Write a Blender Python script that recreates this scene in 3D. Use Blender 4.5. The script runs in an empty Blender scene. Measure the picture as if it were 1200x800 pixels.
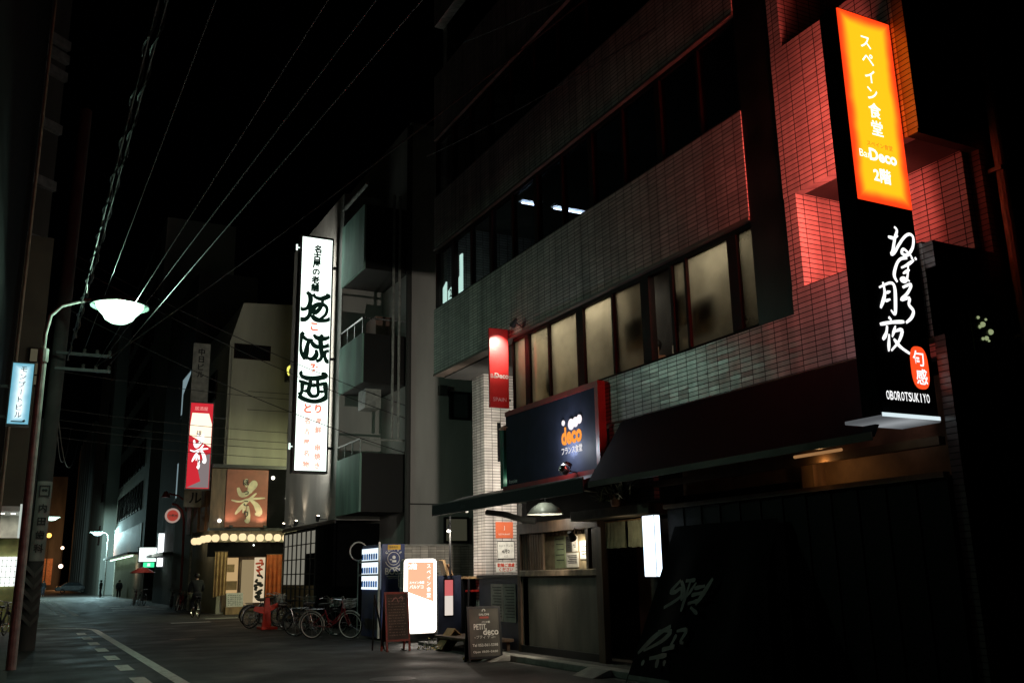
import bpy, math, random
from mathutils import Vector, Matrix
random.seed(7)
R = math.radians
sc = bpy.context.scene
col = sc.collection

# ---------------------------------------------------------------- camera
cd = bpy.data.cameras.new('camera'); cam = bpy.data.objects.new('camera', cd); col.objects.link(cam)
cd.sensor_width = 36.0; cd.lens = 33.05; cd.clip_start = 0.05; cd.clip_end = 2000
yaw, pit, rol = R(27.309), R(13.839), R(-1.101)
fwd = Vector((math.sin(yaw)*math.cos(pit), math.cos(yaw)*math.cos(pit), math.sin(pit)))
rgt = Vector((math.cos(yaw), -math.sin(yaw), 0)); upv = rgt.cross(fwd)
r2 = math.cos(rol)*rgt + math.sin(rol)*upv
u2 = -math.sin(rol)*rgt + math.cos(rol)*upv
m = Matrix((r2, u2, -fwd)).transposed().to_4x4(); m.translation = Vector((0, 0, 1.55))
cam.matrix_world = m
sc.camera = cam

# ---------------------------------------------------------------- world, moonlight, exposure
w = bpy.data.worlds.new('World'); sc.world = w; w.use_nodes = True
nt = w.node_tree; bg = nt.nodes['Background']
sky = nt.nodes.new('ShaderNodeTexSky'); sky.sky_type = 'NISHITA'; sky.sun_disc = False
sky.sun_elevation = R(38); sky.sun_rotation = R(200)
nt.links.new(sky.outputs['Color'], bg.inputs['Color']); bg.inputs['Strength'].default_value = 0.00002
sl = bpy.data.lights.new('moon', 'SUN'); sl.energy = 0.0004; sl.angle = R(0.5); sl.color = (1, .96, .9)
so = bpy.data.objects.new('moon', sl); col.objects.link(so); so.rotation_euler = (R(52), 0, R(-20))
sc.view_settings.view_transform = 'Standard'; sc.view_settings.look = 'None'
sc.view_settings.exposure = 0; sc.view_settings.gamma = 1; sc.view_settings.use_curve_mapping = False
sc.render.engine = 'CYCLES'
sc.cycles.use_denoising = True
sc.cycles.max_bounces = 6; sc.cycles.diffuse_bounces = 3; sc.cycles.glossy_bounces = 3
sc.cycles.transmission_bounces = 4; sc.cycles.transparent_max_bounces = 10
sc.cycles.sample_clamp_indirect = 2.0; sc.cycles.blur_glossy = 0.5
sc.cycles.caustics_reflective = False; sc.cycles.caustics_refractive = False

# ---------------------------------------------------------------- mesh helper
class MB:
    def __init__(s): s.v = []; s.f = []
    def add(s, vs, fs):
        n = len(s.v); s.v += [Vector(p) for p in vs]; s.f += [tuple(i+n for i in f) for f in fs]; return s
    def box(s, x0, x1, y0, y1, z0, z1, M=None):
        vs = [Vector(p) for p in ((x0,y0,z0),(x1,y0,z0),(x1,y1,z0),(x0,y1,z0),(x0,y0,z1),(x1,y0,z1),(x1,y1,z1),(x0,y1,z1))]
        if M: vs = [M @ p for p in vs]
        return s.add(vs, [(0,3,2,1),(4,5,6,7),(0,1,5,4),(1,2,6,5),(2,3,7,6),(3,0,4,7)])
    def prism(s, poly, d):
        n = len(poly); d = Vector(d); a = [Vector(p) for p in poly]
        s.add(a + [p+d for p in a], [tuple(range(n-1,-1,-1)), tuple(range(n, 2*n))] + [(i, (i+1) % n, n+(i+1) % n, n+i) for i in range(n)])
        return s
    def tube(s, path, r, n=8, cap=True):
        P = [Vector(p) for p in path]; k = len(P)
        rs = r if isinstance(r, (list, tuple)) else [r]*k
        vs = []; prev = None
        for i in range(k):
            t = (P[min(i+1, k-1)] - P[max(i-1, 0)]).normalized()
            if prev is None:
                a = t.cross(Vector((0,0,1)))
                if a.length < 1e-3: a = t.cross(Vector((1,0,0)))
            else: a = prev - t*prev.dot(t)
            a.normalize(); prev = a; b = t.cross(a)
            for j in range(n):
                q = 2*math.pi*j/n; vs.append(P[i] + rs[i]*(math.cos(q)*a + math.sin(q)*b))
        fs = [(i*n+j, i*n+(j+1) % n, (i+1)*n+(j+1) % n, (i+1)*n+j) for i in range(k-1) for j in range(n)]
        if cap: fs += [tuple(range(n-1,-1,-1)), tuple(range((k-1)*n, k*n))]
        return s.add(vs, fs)
    def lathe(s, prof, c, n=20, M=None):
        c = Vector(c); vs = []
        for r, z in prof:
            for j in range(n):
                q = 2*math.pi*j/n; p = Vector((r*math.cos(q), r*math.sin(q), z))
                vs.append(c + (M @ p if M else p))
        k = len(prof)
        fs = [(i*n+j, i*n+(j+1) % n, (i+1)*n+(j+1) % n, (i+1)*n+j) for i in range(k-1) for j in range(n)]
        return s.add(vs, fs)
    def ball(s, c, r, n=14, sz=1.0):
        prof = [(max(1e-4, r*math.sin(math.pi*i/8)), -sz*r*math.cos(math.pi*i/8)) for i in range(9)]
        return s.lathe(prof, c, n)
    def torus(s, c, R0, r, ax='y', n=28, k=6):
        pts = []
        for i in range(n+1):
            q = 2*math.pi*i/n
            d = {'y': (math.cos(q), 0, math.sin(q)), 'x': (0, math.cos(q), math.sin(q)), 'z': (math.cos(q), math.sin(q), 0)}[ax]
            pts.append(Vector(c) + R0*Vector(d))
        return s.tube(pts, r, k, False)
    def build(s, name, mat, parent=None, label=None, smooth=False, bevel=0):
        me = bpy.data.meshes.new(name)
        off = parent_base(parent)
        me.from_pydata([tuple(p-off) for p in s.v], [], s.f); me.update()
        if mat: me.materials.append(mat)
        if smooth:
            me.polygons.foreach_set('use_smooth', [True]*len(me.polygons))
            me.set_sharp_from_angle(angle=R(40))
        o = bpy.data.objects.new(name, me); col.objects.link(o)
        if parent: o.parent = parent
        if label: o['label'] = label
        if bevel:
            b = o.modifiers.new('bevel', 'BEVEL'); b.width = bevel; b.segments = 2; b.limit_method = 'ANGLE'
        return o

BASE = {}
def parent_base(p):
    while p is not None and p.parent is not None: p = p.parent
    if p is None: return Vector((0,0,0))
    return BASE.get(p.name, Vector((0,0,0)))
def T(name, label, cat, loc=(0,0,0), group=None):
    o = bpy.data.objects.new(name, None); col.objects.link(o); o.location = loc
    o.empty_display_size = .2
    BASE[o.name] = Vector(loc)
    o['label'] = label; o['category'] = cat
    if group: o['group'] = group
    return o
def tag(o, label, cat, group=None):
    o['label'] = label; o['category'] = cat
    if group: o['group'] = group
    return o
def struct(o, kind='structure'): o['kind'] = kind; return o
def kids(o): return [c for c in bpy.data.objects if c.parent == o]
def copy_tree(o, parent=None):
    c = o.copy(); col.objects.link(c); c.parent = parent
    for ch in kids(o): copy_tree(ch, c)
    return c
def lamp(name, kind, loc, energy, color, parent, size=.1, rot=None, sy=None, spot=None, blend=.6):
    l = bpy.data.lights.new(name, kind); l.energy = energy; l.color = color
    if kind == 'AREA':
        l.size = size
        if sy: l.shape = 'RECTANGLE'; l.size_y = sy
    else: l.shadow_soft_size = size
    if kind == 'SPOT': l.spot_size = R(spot); l.spot_blend = blend
    o = bpy.data.objects.new(name, l); col.objects.link(o)
    o.location = Vector(loc) - parent_base(parent)
    if rot is not None:
        o.rotation_euler = Vector(rot).to_track_quat('-Z', 'Y').to_euler()
    o.parent = parent
    return o

# ---------------------------------------------------------------- materials
def _new(name):
    m = bpy.data.materials.new(name); m.use_nodes = True
    return m, m.node_tree, m.node_tree.nodes['Principled BSDF'], m.node_tree.links
def mat(name, c, rough=.6, var=.25, scale=3.0, bump=.15, bscale=40, metal=0, spec=.5, streak=0):
    m, nt, b, L = _new(name)
    N = nt.nodes.new
    tc = N('ShaderNodeTexCoord')
    n1 = N('ShaderNodeTexNoise'); n1.inputs['Scale'].default_value = scale; n1.inputs['Detail'].default_value = 6
    L.new(tc.outputs['Object'], n1.inputs['Vector'])
    if streak:
        mp = N('ShaderNodeMapping'); mp.inputs['Scale'].default_value = (1, 1, streak)
        L.new(tc.outputs['Object'], mp.inputs['Vector']); L.new(mp.outputs[0], n1.inputs['Vector'])
    mx = N('ShaderNodeMix'); mx.data_type = 'RGBA'
    mx.inputs[6].default_value = (c[0]*(1-var), c[1]*(1-var), c[2]*(1-var), 1)
    mx.inputs[7].default_value = (min(1, c[0]*(1+var)), min(1, c[1]*(1+var)), min(1, c[2]*(1+var)), 1)
    mr = N('ShaderNodeMapRange'); mr.inputs[1].default_value = .35; mr.inputs[2].default_value = .65
    L.new(n1.outputs['Fac'], mr.inputs[0]); L.new(mr.outputs[0], mx.inputs[0]); L.new(mx.outputs[2], b.inputs['Base Color'])
    b.inputs['Roughness'].default_value = rough; b.inputs['Metallic'].default_value = metal
    b.inputs['Specular IOR Level'].default_value = spec
    if bump:
        n2 = N('ShaderNodeTexNoise'); n2.inputs['Scale'].default_value = bscale; n2.inputs['Detail'].default_value = 4
        L.new(tc.outputs['Object'], n2.inputs['Vector'])
        bp = N('ShaderNodeBump'); bp.inputs['Strength'].default_value = bump; bp.inputs['Distance'].default_value = .02
        L.new(n2.outputs['Fac'], bp.inputs['Height']); L.new(bp.outputs[0], b.inputs['Normal'])
        rr = N('ShaderNodeMapRange'); rr.inputs[3].default_value = max(.02, rough-.12); rr.inputs[4].default_value = min(1, rough+.12)
        L.new(n1.outputs['Fac'], rr.inputs[0]); L.new(rr.outputs[0], b.inputs['Roughness'])
    return m
def emis(name, c, s, light=True):
    m = bpy.data.materials.new(name); m.use_nodes = True; nt = m.node_tree
    nt.nodes.remove(nt.nodes['Principled BSDF'])
    e = nt.nodes.new('ShaderNodeEmission'); e.inputs[0].default_value = (*c, 1); e.inputs[1].default_value = s
    nt.links.new(e.outputs[0], nt.nodes['Material Output'].inputs[0])
    if not light: m.cycles.emission_sampling = 'NONE'
    return m
def tile(name, c, grout, tw=.236, th=.067, rough=.28, tilt=.05, jx=.05, jz=.17):
    """Stack-bonded glazed wall tiles laid out in world metres, each with its own shade and a slight tilt."""
    m, nt, b, L = _new(name); N = nt.nodes.new
    g = N('ShaderNodeNewGeometry'); sx = N('ShaderNodeSeparateXYZ'); L.new(g.outputs['Position'], sx.inputs[0])
    def M(op, a, bb=None):
        n = N('ShaderNodeMath'); n.operation = op
        for i, q in enumerate((a, bb)):
            if q is None: continue
            if isinstance(q, (int, float)): n.inputs[i].default_value = q
            else: L.new(q, n.inputs[i])
        return n.outputs[0]
    u = M('DIVIDE', M('ADD', sx.outputs[0], sx.outputs[1]), tw); v = M('DIVIDE', sx.outputs[2], th)
    fu, fv = M('FRACT', u), M('FRACT', v)
    joint = M('MAXIMUM', M('LESS_THAN', fu, jx), M('LESS_THAN', fv, jz))
    cv = N('ShaderNodeCombineXYZ'); L.new(M('FLOOR', u), cv.inputs[0]); L.new(M('FLOOR', v), cv.inputs[1])
    wn = N('ShaderNodeTexWhiteNoise'); wn.noise_dimensions = '3D'; L.new(cv.outputs[0], wn.inputs['Vector'])
    ns = N('ShaderNodeTexNoise'); ns.inputs['Scale'].default_value = .7; ns.inputs['Detail'].default_value = 5
    L.new(g.outputs['Position'], ns.inputs['Vector'])
    mp = N('ShaderNodeMapping'); mp.inputs['Scale'].default_value = (3.2, 3.2, .22); L.new(g.outputs['Position'], mp.inputs['Vector'])
    n3 = N('ShaderNodeTexNoise'); n3.inputs['Scale'].default_value = 1; n3.inputs['Detail'].default_value = 5; L.new(mp.outputs[0], n3.inputs['Vector'])
    gr = N('ShaderNodeMapRange'); L.new(n3.outputs['Fac'], gr.inputs[0]); gr.inputs[1].default_value = .3; gr.inputs[2].default_value = .6; gr.inputs[3].default_value = .55; gr.inputs[4].default_value = 1.08
    val = M('MULTIPLY', gr.outputs[0], M('ADD', M('MULTIPLY', wn.outputs['Value'], .34), M('ADD', M('MULTIPLY', ns.outputs['Fac'], .45), .62)))
    hs = N('ShaderNodeHueSaturation'); hs.inputs['Color'].default_value = (*c, 1); L.new(val, hs.inputs['Value'])
    mx = N('ShaderNodeMix'); mx.data_type = 'RGBA'; L.new(joint, mx.inputs[0]); L.new(hs.outputs[0], mx.inputs[6]); mx.inputs[7].default_value = (*grout, 1)
    L.new(mx.outputs[2], b.inputs['Base Color'])
    rg = N('ShaderNodeMix'); rg.data_type = 'FLOAT'; L.new(joint, rg.inputs[0]); rg.inputs[2].default_value = rough; rg.inputs[3].default_value = .9
    L.new(rg.outputs[0], b.inputs['Roughness'])
    vm = N('ShaderNodeVectorMath'); vm.operation = 'SUBTRACT'; L.new(wn.outputs['Color'], vm.inputs[0]); vm.inputs[1].default_value = (.5, .5, .5)
    vs = N('ShaderNodeVectorMath'); vs.operation = 'SCALE'; L.new(vm.outputs[0], vs.inputs[0]); vs.inputs['Scale'].default_value = tilt
    bp = N('ShaderNodeBump'); bp.inputs['Strength'].default_value = .5; bp.inputs['Distance'].default_value = .004; bp.invert = True
    L.new(joint, bp.inputs['Height'])
    va = N('ShaderNodeVectorMath'); va.operation = 'ADD'; L.new(bp.outputs[0], va.inputs[0]); L.new(vs.outputs[0], va.inputs[1])
    vn = N('ShaderNodeVectorMath'); vn.operation = 'NORMALIZE'; L.new(va.outputs[0], vn.inputs[0]); L.new(vn.outputs[0], b.inputs['Normal'])
    return m
def glass(name, tint, clear=.5, film=0, filmc=(.8,.7,.5), gloss=.12, rough=.03, body=(.01,.012,.015)):
    """Window glass: part clear, part frosted film, the rest a dark body, under a Fresnel reflection."""
    m, nt, b, L = _new(name); N = nt.nodes.new; nt.nodes.remove(b); out = nt.nodes['Material Output']
    tr = N('ShaderNodeBsdfTransparent'); tr.inputs[0].default_value = (*tint, 1)
    df = N('ShaderNodeBsdfDiffuse'); df.inputs[0].default_value = (*body, 1)
    m1 = N('ShaderNodeMixShader'); m1.inputs[0].default_value = clear; L.new(df.outputs[0], m1.inputs[1]); L.new(tr.outputs[0], m1.inputs[2])
    last = m1
    if film:
        tl = N('ShaderNodeBsdfTranslucent'); g_ = N('ShaderNodeNewGeometry'); fn = N('ShaderNodeTexNoise'); fn.inputs['Scale'].default_value = 1.3; fn.inputs['Detail'].default_value = 4; L.new(g_.outputs['Position'], fn.inputs['Vector'])
        fm = N('ShaderNodeMapRange'); L.new(fn.outputs['Fac'], fm.inputs[0]); fm.inputs[1].default_value = .3; fm.inputs[2].default_value = .7; fm.inputs[3].default_value = .45; fm.inputs[4].default_value = 1
        hv = N('ShaderNodeHueSaturation'); hv.inputs['Color'].default_value = (*filmc, 1); L.new(fm.outputs[0], hv.inputs['Value']); L.new(hv.outputs[0], tl.inputs[0])
        m2 = N('ShaderNodeMixShader'); m2.inputs[0].default_value = film; L.new(last.outputs[0], m2.inputs[1]); L.new(tl.outputs[0], m2.inputs[2]); last = m2
    gl = N('ShaderNodeBsdfGlossy'); gl.inputs['Roughness'].default_value = rough
    fr = N('ShaderNodeFresnel'); fr.inputs[0].default_value = 1.45
    gg = N('ShaderNodeNewGeometry'); mb = N('ShaderNodeMath'); mb.operation = 'SUBTRACT'; mb.inputs[0].default_value = 1; L.new(gg.outputs['Backfacing'], mb.inputs[1])
    mm = N('ShaderNodeMath'); mm.operation = 'MULTIPLY'; L.new(fr.outputs[0], mm.inputs[0]); L.new(mb.outputs[0], mm.inputs[1])
    m3 = N('ShaderNodeMixShader'); L.new(mm.outputs[0], m3.inputs[0]); L.new(last.outputs[0], m3.inputs[1]); L.new(gl.outputs[0], m3.inputs[2])
    L.new(m3.outputs[0], out.inputs[0])
    return m
def backlit(name, cmid, cedge, smid, sedge, x0, x1, z0, z1, edge=.16):
    """Backlit acrylic: tubes inside, so the panel is brighter in the middle than at its frame."""
    m = bpy.data.materials.new(name); m.use_nodes = True; nt = m.node_tree; L = nt.links; N = nt.nodes.new
    nt.nodes.remove(nt.nodes['Principled BSDF'])
    g = N('ShaderNodeNewGeometry'); s = N('ShaderNodeSeparateXYZ'); L.new(g.outputs['Position'], s.inputs[0])
    def M(op, a, bb):
        n = N('ShaderNodeMath'); n.operation = op
        for i, q in enumerate((a, bb)):
            if isinstance(q, (int, float)): n.inputs[i].default_value = q
            else: L.new(q, n.inputs[i])
        return n.outputs[0]
    w_ = min(x1-x0, z1-z0)*edge*2
    dx = M('MINIMUM', M('SUBTRACT', s.outputs[0], x0), M('SUBTRACT', x1, s.outputs[0]))
    dz = M('MINIMUM', M('SUBTRACT', s.outputs[2], z0), M('SUBTRACT', z1, s.outputs[2]))
    ns = N('ShaderNodeTexNoise'); ns.inputs['Scale'].default_value = 2.5; L.new(g.outputs['Position'], ns.inputs['Vector'])
    d = M('ADD', M('DIVIDE', M('MINIMUM', dx, dz), w_), M('MULTIPLY', M('SUBTRACT', ns.outputs['Fac'], .5), .5))
    mr = N('ShaderNodeMapRange'); mr.interpolation_type = 'SMOOTHSTEP'; L.new(d, mr.inputs[0]); mr.inputs[1].default_value = 0; mr.inputs[2].default_value = 1
    mx = N('ShaderNodeMix'); mx.data_type = 'RGBA'; L.new(mr.outputs[0], mx.inputs[0]); mx.inputs[6].default_value = (*cedge, 1); mx.inputs[7].default_value = (*cmid, 1)
    ms = N('ShaderNodeMapRange'); L.new(mr.outputs[0], ms.inputs[0]); ms.inputs[3].default_value = sedge; ms.inputs[4].default_value = smid
    e = N('ShaderNodeEmission'); L.new(mx.outputs[2], e.inputs[0]); L.new(ms.outputs[0], e.inputs[1])
    L.new(e.outputs[0], nt.nodes['Material Output'].inputs[0])
    return m

# ---------------------------------------------------------------- lettering
_gc = {}
def glyphs(s, bold=0.0):
    if any(ord(c) >= 0x4e00 for c in s): bold = min(bold, .006)
    k = (s, bold)
    if k not in _gc:
        c = bpy.data.curves.new('t', 'FONT'); c.body = s; c.offset = bold; c.resolution_u = 3; c.align_x = 'LEFT'
        o = bpy.data.objects.new('t', c); col.objects.link(o)
        dg = bpy.context.evaluated_depsgraph_get(); me = bpy.data.meshes.new_from_object(o.evaluated_get(dg))
        _gc[k] = ([v.co.copy() for v in me.vertices], [tuple(p.vertices) for p in me.polygons])
        bpy.data.objects.remove(o); bpy.data.curves.remove(c); bpy.data.meshes.remove(me)
    return _gc[k]
STREET = (Vector((0,-1,0)), Vector((0,0,1)))      # faces the street (-X)
FRONT = (Vector((1,0,0)), Vector((0,0,1)))        # faces down the street (-Y)
def text(mb, s, pos, axes, width=None, height=None, bold=0.0, rot=0, lift=.004):
    """One line of text centred at pos, fitted to width and/or height (metres)."""
    vs, fs = glyphs(s, bold)
    if not vs: return
    x0 = min(p.x for p in vs); x1 = max(p.x for p in vs); y0 = min(p.y for p in vs); y1 = max(p.y for p in vs)
    W, Hh = x1-x0, y1-y0
    sx = width/W if width else height/Hh
    sy = height/Hh if height else sx
    if not width: sx = sy
    ux, uy = axes; n = ux.cross(uy); out = []
    for p in vs:
        a, b = (p.x-(x0+x1)/2)*sx, (p.y-(y0+y1)/2)*sy
        if rot: a, b = a*math.cos(rot)-b*math.sin(rot), a*math.sin(rot)+b*math.cos(rot)
        out.append(Vector(pos) + ux*a + uy*b + n*lift)
    mb.add(out, fs)
    embolden(mb, s, bold, out, fs, ux, uy, n, sx)
def embolden(mb, s, bold, out, fs, ux, uy, n, k):
    if bold > .006 and any(ord(c) >= 0x4e00 for c in s):
        for i, (da, db) in enumerate(((1,0),(-1,0),(0,1),(0,-1),(.7,.7),(-.7,-.7))):
            q = ux*(da*bold*k) + uy*(db*bold*k) + n*(.0004*(i+1)); mb.add([p+q for p in out], fs)
def vtext(mb, s, top, bottom, axes, size, bold=0.0, lift=.004):
    """Vertical Japanese text: character centres run from top to bottom."""
    top, bottom = Vector(top), Vector(bottom); n = len(s)
    for i, ch in enumerate(s):
        if ch == ' ': continue
        p = top.lerp(bottom, i/max(1, n-1))
        vs, fs = glyphs(ch, bold)
        x0 = min(q.x for q in vs); x1 = max(q.x for q in vs); y0 = min(q.y for q in vs); y1 = max(q.y for q in vs)
        k = size/.95; ux, uy = axes; nn = ux.cross(uy)
        out = []
        for q in vs:
            a, b = (q.x-(x0+x1)/2)*k, (q.y-(y0+y1)/2)*k
            if ch in 'ー―~': a, b = b, -a
            out.append(p + ux*a + uy*b + nn*lift)
        mb.add(out, fs); embolden(mb, ch, bold, out, fs, ux, uy, nn, k)
def brush(mb, strokes, mp, n, wid, lift=.004, taper=.5):
    """Brush lettering: each stroke a smooth ribbon that swells in the middle."""
    for si, (wf, pts) in enumerate(strokes):
        P = [Vector((a, b, 0)) for a, b in pts]
        if len(P) == 2: P = [P[0], (P[0]+P[1])/2, P[1]]
        Q = []
        for i in range(len(P)-1):
            p0 = P[max(0, i-1)]; p1 = P[i]; p2 = P[i+1]; p3 = P[min(len(P)-1, i+2)]
            for k in range(5):
                t = k/5
                Q.append(.5*((2*p1) + (p2-p0)*t + (2*p0-5*p1+4*p2-p3)*t*t + (3*p1-p0-3*p2+p3)*t**3))
        Q.append(P[-1]); K = len(Q); vs = []
        for i, q in enumerate(Q):
            t = (Q[min(i+1, K-1)] - Q[max(i-1, 0)])
            if t.length < 1e-6: t = Vector((1,0,0))
            t.normalize(); s = Vector((-t.y, t.x, 0)); f = i/(K-1)
            ww = wid*wf*.5*(1-taper*(abs(2*f-1))**2.5)*(1+.18*math.sin(7*f+si))
            up = n*(lift + si*.0006 + f*.0005)
            vs += [mp(*(q+s*ww).to_2d()) + up, mp(*(q-s*ww).to_2d()) + up]
        mb.add(vs, [(2*i, 2*i+1, 2*i+3, 2*i+2) for i in range(K-1)])
# ---------------------------------------------------------------- materials in use
def asphalt(name):
    m, nt, b, L = _new(name); N = nt.nodes.new
    g = N('ShaderNodeNewGeometry')
    def noise(sc_, det=6):
        n = N('ShaderNodeTexNoise'); n.inputs['Scale'].default_value = sc_; n.inputs['Detail'].default_value = det; L.new(g.outputs['Position'], n.inputs['Vector']); return n.outputs['Fac']
    def rng(x, a, b_, c, d):
        r = N('ShaderNodeMapRange'); L.new(x, r.inputs[0])
        for i, q in enumerate((a, b_, c, d)): r.inputs[i+1].default_value = q
        return r.outputs[0]
    def M(op, a, b_):
        n = N('ShaderNodeMath'); n.operation = op
        for i, q in enumerate((a, b_)):
            if isinstance(q, (int, float)): n.inputs[i].default_value = q
            else: L.new(q, n.inputs[i])
        return n.outputs[0]
    mp = N('ShaderNodeMapping'); mp.inputs['Scale'].default_value = (.42, .16, 1); L.new(g.outputs['Position'], mp.inputs['Vector'])
    vo = N('ShaderNodeTexVoronoi'); vo.distance = 'CHEBYCHEV'; vo.inputs['Scale'].default_value = 1; L.new(mp.outputs[0], vo.inputs['Vector'])
    sp_ = N('ShaderNodeSeparateColor'); L.new(vo.outputs['Color'], sp_.inputs[0])
    cr = N('ShaderNodeTexVoronoi'); cr.feature = 'DISTANCE_TO_EDGE'; cr.inputs['Scale'].default_value = .5
    nd = N('ShaderNodeTexNoise'); nd.inputs['Scale'].default_value = 1.2; nd.inputs['Detail'].default_value = 5; L.new(g.outputs['Position'], nd.inputs['Vector'])
    mx = N('ShaderNodeMix'); mx.data_type = 'VECTOR'; mx.inputs[0].default_value = .12; L.new(g.outputs['Position'], mx.inputs[4]); L.new(nd.outputs['Color'], mx.inputs[5]); L.new(mx.outputs[1], cr.inputs['Vector'])
    crack = rng(cr.outputs['Distance'], 0, .012, .45, 1)
    v = M('MULTIPLY', M('MULTIPLY', rng(sp_.outputs[0], 0, 1, .5, 1.5), rng(noise(.35), .3, .7, .7, 1.3)), M('MULTIPLY', rng(noise(90, 2), .3, .7, .5, 1.5), crack))
    cm = N('ShaderNodeMix'); cm.data_type = 'RGBA'; L.new(M('MULTIPLY', v, .5), cm.inputs[0]); cm.inputs[6].default_value = (0, 0, 0, 1); cm.inputs[7].default_value = (.044, .043, .040, 1)
    L.new(cm.outputs[2], b.inputs['Base Color']); L.new(rng(noise(.8), .3, .7, .48, .85), b.inputs['Roughness'])
    bp = N('ShaderNodeBump'); bp.inputs['Strength'].default_value = .6; bp.inputs['Distance'].default_value = .015; L.new(M('ADD', noise(70, 3), M('MULTIPLY', crack, .6)), bp.inputs['Height']); L.new(bp.outputs[0], b.inputs['Normal'])
    return m
ASPH = asphalt('asphalt')
def worn(name, c):
    m, nt, b, L = _new(name); N = nt.nodes.new; g = N('ShaderNodeNewGeometry')
    n = N('ShaderNodeTexNoise'); n.inputs['Scale'].default_value = 5; n.inputs['Detail'].default_value = 9; n.inputs['Roughness'].default_value = .75; L.new(g.outputs['Position'], n.inputs['Vector'])
    r = N('ShaderNodeMapRange'); r.inputs[1].default_value = .34; r.inputs[2].default_value = .47; L.new(n.outputs['Fac'], r.inputs[0])
    mx = N('ShaderNodeMix'); mx.data_type = 'RGBA'; L.new(r.outputs[0], mx.inputs[0]); mx.inputs[6].default_value = (.06, .058, .055, 1); mx.inputs[7].default_value = (*c, 1); L.new(mx.outputs[2], b.inputs['Base Color']); b.inputs['Roughness'].default_value = .75
    return m
PAVE = mat('concrete_apron', (.085,.082,.075), .75, .3, 1.2, .3, 45)
PAINT = worn('road_paint', (.72,.72,.66))
KERB = mat('kerb_stone', (.32,.31,.28), .8, .25, 4, .3, 30)
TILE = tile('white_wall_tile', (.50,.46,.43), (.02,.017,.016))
TILE_SHADE = tile('shaded_wall_tile', (.15,.12,.11), (.015,.012,.012))  # same tile as the white one, with shade darkened into its colour
TILEL = tile('low_wall_tile', (.55,.50,.44), (.06,.05,.045), jx=.03, jz=.1)
BLACK = mat('black_metal', (.012,.012,.013), .45, .3, 5, .1)
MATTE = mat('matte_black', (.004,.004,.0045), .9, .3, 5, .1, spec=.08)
FRAME = mat('bronze_aluminium', (.016,.007,.006), .6, .25, 6, .05, spec=.1)
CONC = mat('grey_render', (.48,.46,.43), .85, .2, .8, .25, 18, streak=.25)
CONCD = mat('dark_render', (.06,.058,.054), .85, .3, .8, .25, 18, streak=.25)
PANEL = mat('balcony_panel', (.24,.40,.33), .7, .35, 1.6, .2, 14, streak=.2)
CREAM = mat('cream_render', (.38,.36,.29), .85, .15, .9, .2, 20, streak=.25)
NAVY = mat('navy_paint', (.018,.024,.05), .42, .3, 5, .08)
WOOD = mat('dark_wood', (.10,.062,.038), .55, .45, 7, .2, 30, streak=.15)
WOODL = mat('light_wood', (.40,.25,.12), .55, .3, 7, .15, 30, streak=.2)
RED = mat('red_paint', (.42,.02,.015), .4, .2, 4, .05)
CHROME = mat('brushed_steel', (.6,.6,.6), .28, .15, 10, .05, metal=1)
STEEL = mat('painted_steel', (.36,.36,.33), .45, .25, 6, .1)
RUBBER = mat('tyre_rubber', (.015,.015,.015), .7, .2, 8, .1)
WHITE = mat('white_paint', (.75,.74,.70), .5, .1, 4, .05)
PAPER = mat('paper', (.70,.68,.62), .8, .12, 9, .05)
INK = mat('black_ink', (.012,.012,.012), .6, .1, 4, 0)
REDINK = mat('red_ink', (.55,.06,.03), .6, .1, 4, 0)
CHALK = mat('chalk', (.80,.78,.72), .9, .2, 20, 0)
GLASSD = glass('dark_window_glass', (.82,.86,.88), .8)
GLASSC = glass('clear_glass', (.85,.88,.85), .85)
FILM = glass('frosted_window_film', (.85,.82,.74), .62, .34, (.80,.76,.64))
CABLE = mat('cable_sheath', (.013,.015,.014), .5, .3, 3, .1)
CABLED = mat('black_cable', (.02,.02,.02), .6, .2, 3, .1)

# ---------------------------------------------------------------- setting: ground, road, apron, markings
struct(MB().add([(-90,-20,0),(140,-20,0),(140,420,0),(-90,420,0)], [(0,1,2,3)]).build('ground', PAVE))
struct(MB().add([(.0,-20,.004),(8.0,-20,.004),(8.0,420,.004),(.0,420,.004)], [(0,1,2,3)]).build('road', ASPH))
struct(MB().add([(8.0,37.5,.004),(60,37.5,.004),(60,44.8,.004),(8.0,44.8,.004)], [(0,1,2,3)]).build('side_road', ASPH))
mk = MB()
def stripe(x0, x1, y0, y1, z=.008): mk.add([(x0,y0,z),(x1,y0,z),(x1,y1,z),(x0,y1,z)], [(0,1,2,3)])
stripe(2.32, 2.52, 6, 34.5)
arc = [(2.42-1.9*(1-math.cos(a)), 34.5+3.2*math.sin(a)) for a in [i*math.pi/2/8 for i in range(9)]]
for (xa, ya), (xb, yb) in zip(arc, arc[1:]):
    mk.add([(xa-.09,ya-.1,.008),(xa+.10,ya+.02,.008),(xb+.10,yb+.1,.008),(xb-.06,yb-.08,.008)], [(0,1,2,3)])
for y0 in [8.2+2.65*i for i in range(10)]: stripe(1.78, 2.02, y0, y0+1.25)
stripe(2.50, 2.78, 50, 96); 
for y0 in [50+3.1*i for i in range(14)]: stripe(1.95, 2.22, y0, y0+1.5)
for a in ((5.2,6.6,37.6,38.1),(6.9,8.2,40.6,41.0),(4.7,7.5,56,56.6),(5.0,6.4,60.5,61.5),(6.0,7.4,63.5,64.3),(4.8,6.0,66,67.5),(4.6,5.6,78,79.5),(7.1,7.5,30.2,30.32)): stripe(*a)
struct(mk.build('road_marking', PAINT))
struct(MB().box(8.12,8.36,9.5,17.0,.0,.11).build('kerb', KERB, bevel=.015))
struct(MB().box(8.36,9.2,9.5,21.2,.0,.07).build('doorstep_paving', PAVE))

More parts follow.
